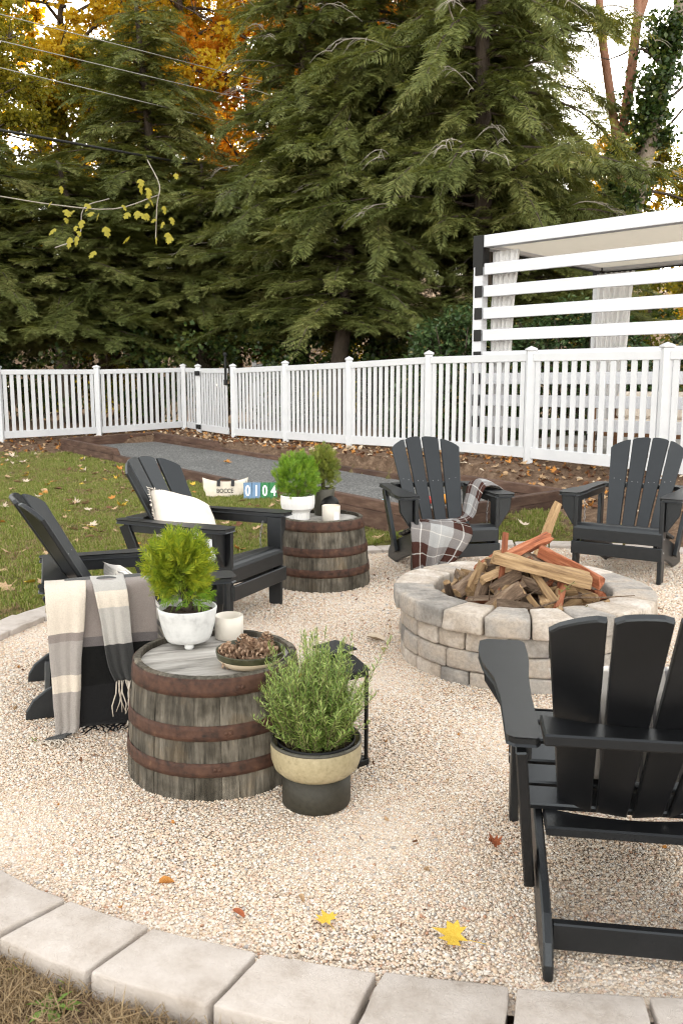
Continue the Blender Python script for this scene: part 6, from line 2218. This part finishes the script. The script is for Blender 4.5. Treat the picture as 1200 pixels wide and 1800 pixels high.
# ------------------------------------------------------------------ firewood
def log_mesh(L, r, ang, seed, bark, inner):
    """split log: wedge section with bark on the round side, rough split faces; along +z"""
    rr = random.Random(seed)
    na, nz = 6, 9
    sec = [(0, 0)] + [(r * math.cos(-ang / 2 + ang * k / na), r * math.sin(-ang / 2 + ang * k / na)) for k in range(na + 1)]
    cx = r * .6
    v = []; f = []; mi = []
    n = len(sec)
    tw = rr.uniform(-.15, .15)
    for i in range(nz + 1):
        t = i / nz
        a = tw * t; ca, sa = math.cos(a), math.sin(a)
        tp = 1 - .12 * t * rr.uniform(.3, 1.4)
        for k, (x, y) in enumerate(sec):
            x -= cx
            e = Vector((x * 22 + seed, y * 22, t * L * 4))
            d = mnoise.noise_vector(e) * r * .22 + mnoise.noise_vector(e * 3.1) * r * .10
            ez = rr.uniform(-.03, .03) * L if i in (0, nz) else 0
            v.append(((x * ca - y * sa) * tp + d.x, (x * sa + y * ca) * tp + d.y, t * L + ez))
    for i in range(nz):
        for k in range(n):
            l = (k + 1) % n
            f.append((i * n + k, i * n + l, (i + 1) * n + l, (i + 1) * n + k)); mi.append(0 if 0 < k < n - 1 else 1)
    f.append(tuple(range(n - 1, -1, -1))); mi.append(1)
    f.append(tuple(range(nz * n, nz * n + n))); mi.append(1)
    return make_mesh('firewood_log', v, f, [bark, inner], False, mi=mi)
def log(p0, p1, r, ang, seed, inner, label, roll=0.0, bark=None, group='firewood piled in the fire pit'):
    p0, p1 = Vector(p0), Vector(p1)
    d = p1 - p0
    me = log_mesh(d.length, r, ang, seed, bark or M['log_bark'], inner)
    o = obj('firewood_log', me)
    o.matrix_world = Matrix.Translation(p0) @ d.to_track_quat('Z', 'Y').to_matrix().to_4x4() @ Matrix.Rotation(roll, 4, 'Z')
    tag(o, label, 'log', group)
P_, Rd = M['wood_pale'], M['wood_red']
def heap(c):
    return ('front ' if c.y < 4.4 else 'back ') + ('left' if c.x < .88 else 'right' if c.x > 1.05 else 'middle') + ' of the fire pit heap'
log((1.03, 4.66, .34), (1.225, 4.78, .765), .052, 1.5, 21, P_, 'pale squared stick standing upright out of the fire pit', .4, P_)
log((.775, 4.26, .565), (1.235, 4.16, .462), .078, 1.45, 22, P_, 'long pale squared timber lying diagonally across the pile', 2.2, P_)
log((.80, 4.22, .33), (.835, 4.30, .685), .035, 1.2, 3, Rd, 'thin red-brown splinter standing at the left of the pile', .5, Rd)
log((.85, 4.40, .525), (1.11, 4.48, .635), .070, 1.5, 4, Rd, 'large orange-red split log on top, sloping up to the right', 1.9, Rd)
log((1.04, 4.40, .575), (1.31, 4.20, .455), .068, 1.6, 5, Rd, 'orange-red split log on top, sloping down to the right', 1.0, Rd)
log((.66, 4.18, .20), (.76, 4.34, .45), .055, 2.0, 6, P_, 'upright bark-covered log at the left inside of the pit', 2.6)
log((.60, 4.42, .30), (.555, 4.30, .43), .022, 6.0, 7, P_, 'short round stick leaning on the left rim of the pit', 0)
log((.72, 4.05, .22), (.80, 4.22, .40), .045, 1.6, 8, Rd, 'small red split piece at the left front of the pile', 1.1)
log((.86, 4.06, .24), (1.06, 4.12, .30), .060, 1.9, 9, P_, 'bark-sided log lying flat at the front of the pile', 3.0)
log((1.05, 4.00, .20), (1.03, 4.14, .36), .060, 2.2, 10, P_, 'upright log with stringy bark at the front of the pile', 2.0)
log((1.19, 4.03, .16), (1.17, 4.10, .355), .055, 1.3, 11, P_, 'pale square-ended log standing at the right front', .6)
log((1.20, 4.22, .27), (1.33, 4.12, .36), .055, 1.8, 12, P_, 'brown split log tilted at the right front of the pile', 4.0)
log((1.36, 4.22, .15), (1.24, 4.20, .34), .075, 2.4, 13, P_, 'dark bark log leaning against the right inside wall', .3)
log((.95, 4.10, .17), (.955, 4.16, .37), .045, 1.5, 14, P_, 'pale broken log end in the front middle of the pit', 1.3)
log((.92, 4.20, .28), (.93, 4.28, .44), .045, 1.5, 15, Rd, 'short red-brown block upright in the middle of the pile', 2.4)
pl_ = random.Random(77)
for k in range(24):
    a = pl_.uniform(0, 6.28); q = pl_.uniform(.05, .29)
    c = Vector((.965 + q * math.cos(a), 4.45 + q * math.sin(a), pl_.uniform(.14, .41 - .35 * q)))
    d = Vector((pl_.uniform(-1, 1), pl_.uniform(-1, 1), pl_.uniform(-.35, .35))).normalized() * pl_.uniform(.12, .17)
    log(c - d, c + d, pl_.uniform(.045, .075), pl_.uniform(1.3, 2.4), 100 + k, P_ if k % 3 else Rd, ('pale' if k % 3 else 'reddish') + ' rough log buried low in the ' + heap(c), pl_.uniform(0, 6))
for k in range(60):
    a = pl_.uniform(0, 6.28); q = pl_.uniform(.06, .38)
    zc = .545 - .52 * q + pl_.uniform(-.03, .03)
    c = Vector((.965 + q * math.cos(a), 4.44 + q * math.sin(a), zc))
    b2 = a + pl_.uniform(-1.3, 1.3)
    d = Vector((-math.cos(b2), -math.sin(b2), pl_.uniform(-.1, .75))).normalized() * pl_.uniform(.06, .13)
    if max((c - d).z, (c + d).z) > .60: continue
    log(c - d, c + d, pl_.uniform(.034, .062), pl_.uniform(1.1, 2.6), 500 + k, Rd if k % 4 == 0 else P_, ('reddish' if k % 4 == 0 else 'pale') + ' small split piece in the ' + heap(c), pl_.uniform(0, 6), (Rd if k % 4 == 0 else P_) if k % 5 < 2 else None)
for k in range(11):
    a = k * .571 * 1.0 + 3.3; q = .22 + .07 * (k % 3)
    c = Vector((.965 + q * math.cos(a), 4.40 + q * .9 * math.sin(a), .33 + .03 * (k % 2)))
    d = Vector((math.cos(a + 1.2 + .5 * (k % 4)), math.sin(a + 1.2 + .5 * (k % 4)), .25 * math.sin(k * 2.0))).normalized() * (.11 + .012 * (k % 4))
    log(c - d, c + d, .048 + .006 * (k % 3), 1.4 + .3 * (k % 4), 300 + k, Rd if k % 4 == 1 else P_, ('reddish' if k % 4 == 1 else 'pale') + ' medium log near the rim, ' + heap(c), k * 1.7)
def stick(pts, r, label):
    v, f = tube(pts, [r * (1 - .6 * i / (len(pts) - 1)) for i in range(len(pts))], 5)
    tag(obj('twig', make_mesh('twig', v, f, M['log_bark'], True)), label, 'twig', 'twigs on the firewood')
stick([(.80, 3.98, .355), (.95, 4.02, .37), (1.12, 4.10, .40), (1.25, 4.16, .41)], .006, 'thin twig lying along the front of the pile')
stick([(1.10, 4.10, .40), (1.3, 4.12, .395), (1.47, 4.17, .392)], .006, 'thin twig reaching over the right rim of the pit')
stick([(.74, 4.16, .30), (.735, 4.14, .42), (.74, 4.10, .50)], .004, 'thin upright twig at the left of the pile')
stick([(.84, 4.1, .38), (.95, 4.15, .41), (1.06, 4.2, .46)], .004, 'thin twig crossing below the long timber')
for i, (x, y, z, n, lb) in enumerate(((1.10, 4.12, .43, 9, 'sprig of small green leaves on the long timber'), (1.14, 4.02, .335, 7, 'sprig of small green leaves at the front of the pile'))):
    root = empty('leafy_sprig', (x, y, z)); tag(root, lb, 'sprig')
    me = make_mesh('leaf', [(0, 0, 0), (.5, -.16, .05), (1, 0, 0), (.5, .16, .05)], [(0, 1, 2, 3)], M['weed'])
    v, f = tube([(-.06, 0, -.05), (0, 0, 0), (.05, -.01, .05)], .0022, 4); obj('stem', make_mesh('stem', v, f, M['stem']), root)
    for k in range(n):
        t = k / n
        o = obj('leaf', me, root, (-.05 + .1 * t, 0, -.045 + .09 * t), (rnd.uniform(-.5, .5), rnd.uniform(-.7, .2), k * 2.4)); o.scale = (.032,) * 3
print('objects', len(bpy.data.objects))
_tri = 0
for _m in {o.data for o in bpy.data.objects if o.type == 'MESH'}:
    _tri += sum(len(p.vertices) - 2 for p in _m.polygons) if len(_m.polygons) < 5000 else 2 * len(_m.polygons)
print('triangles', _tri)
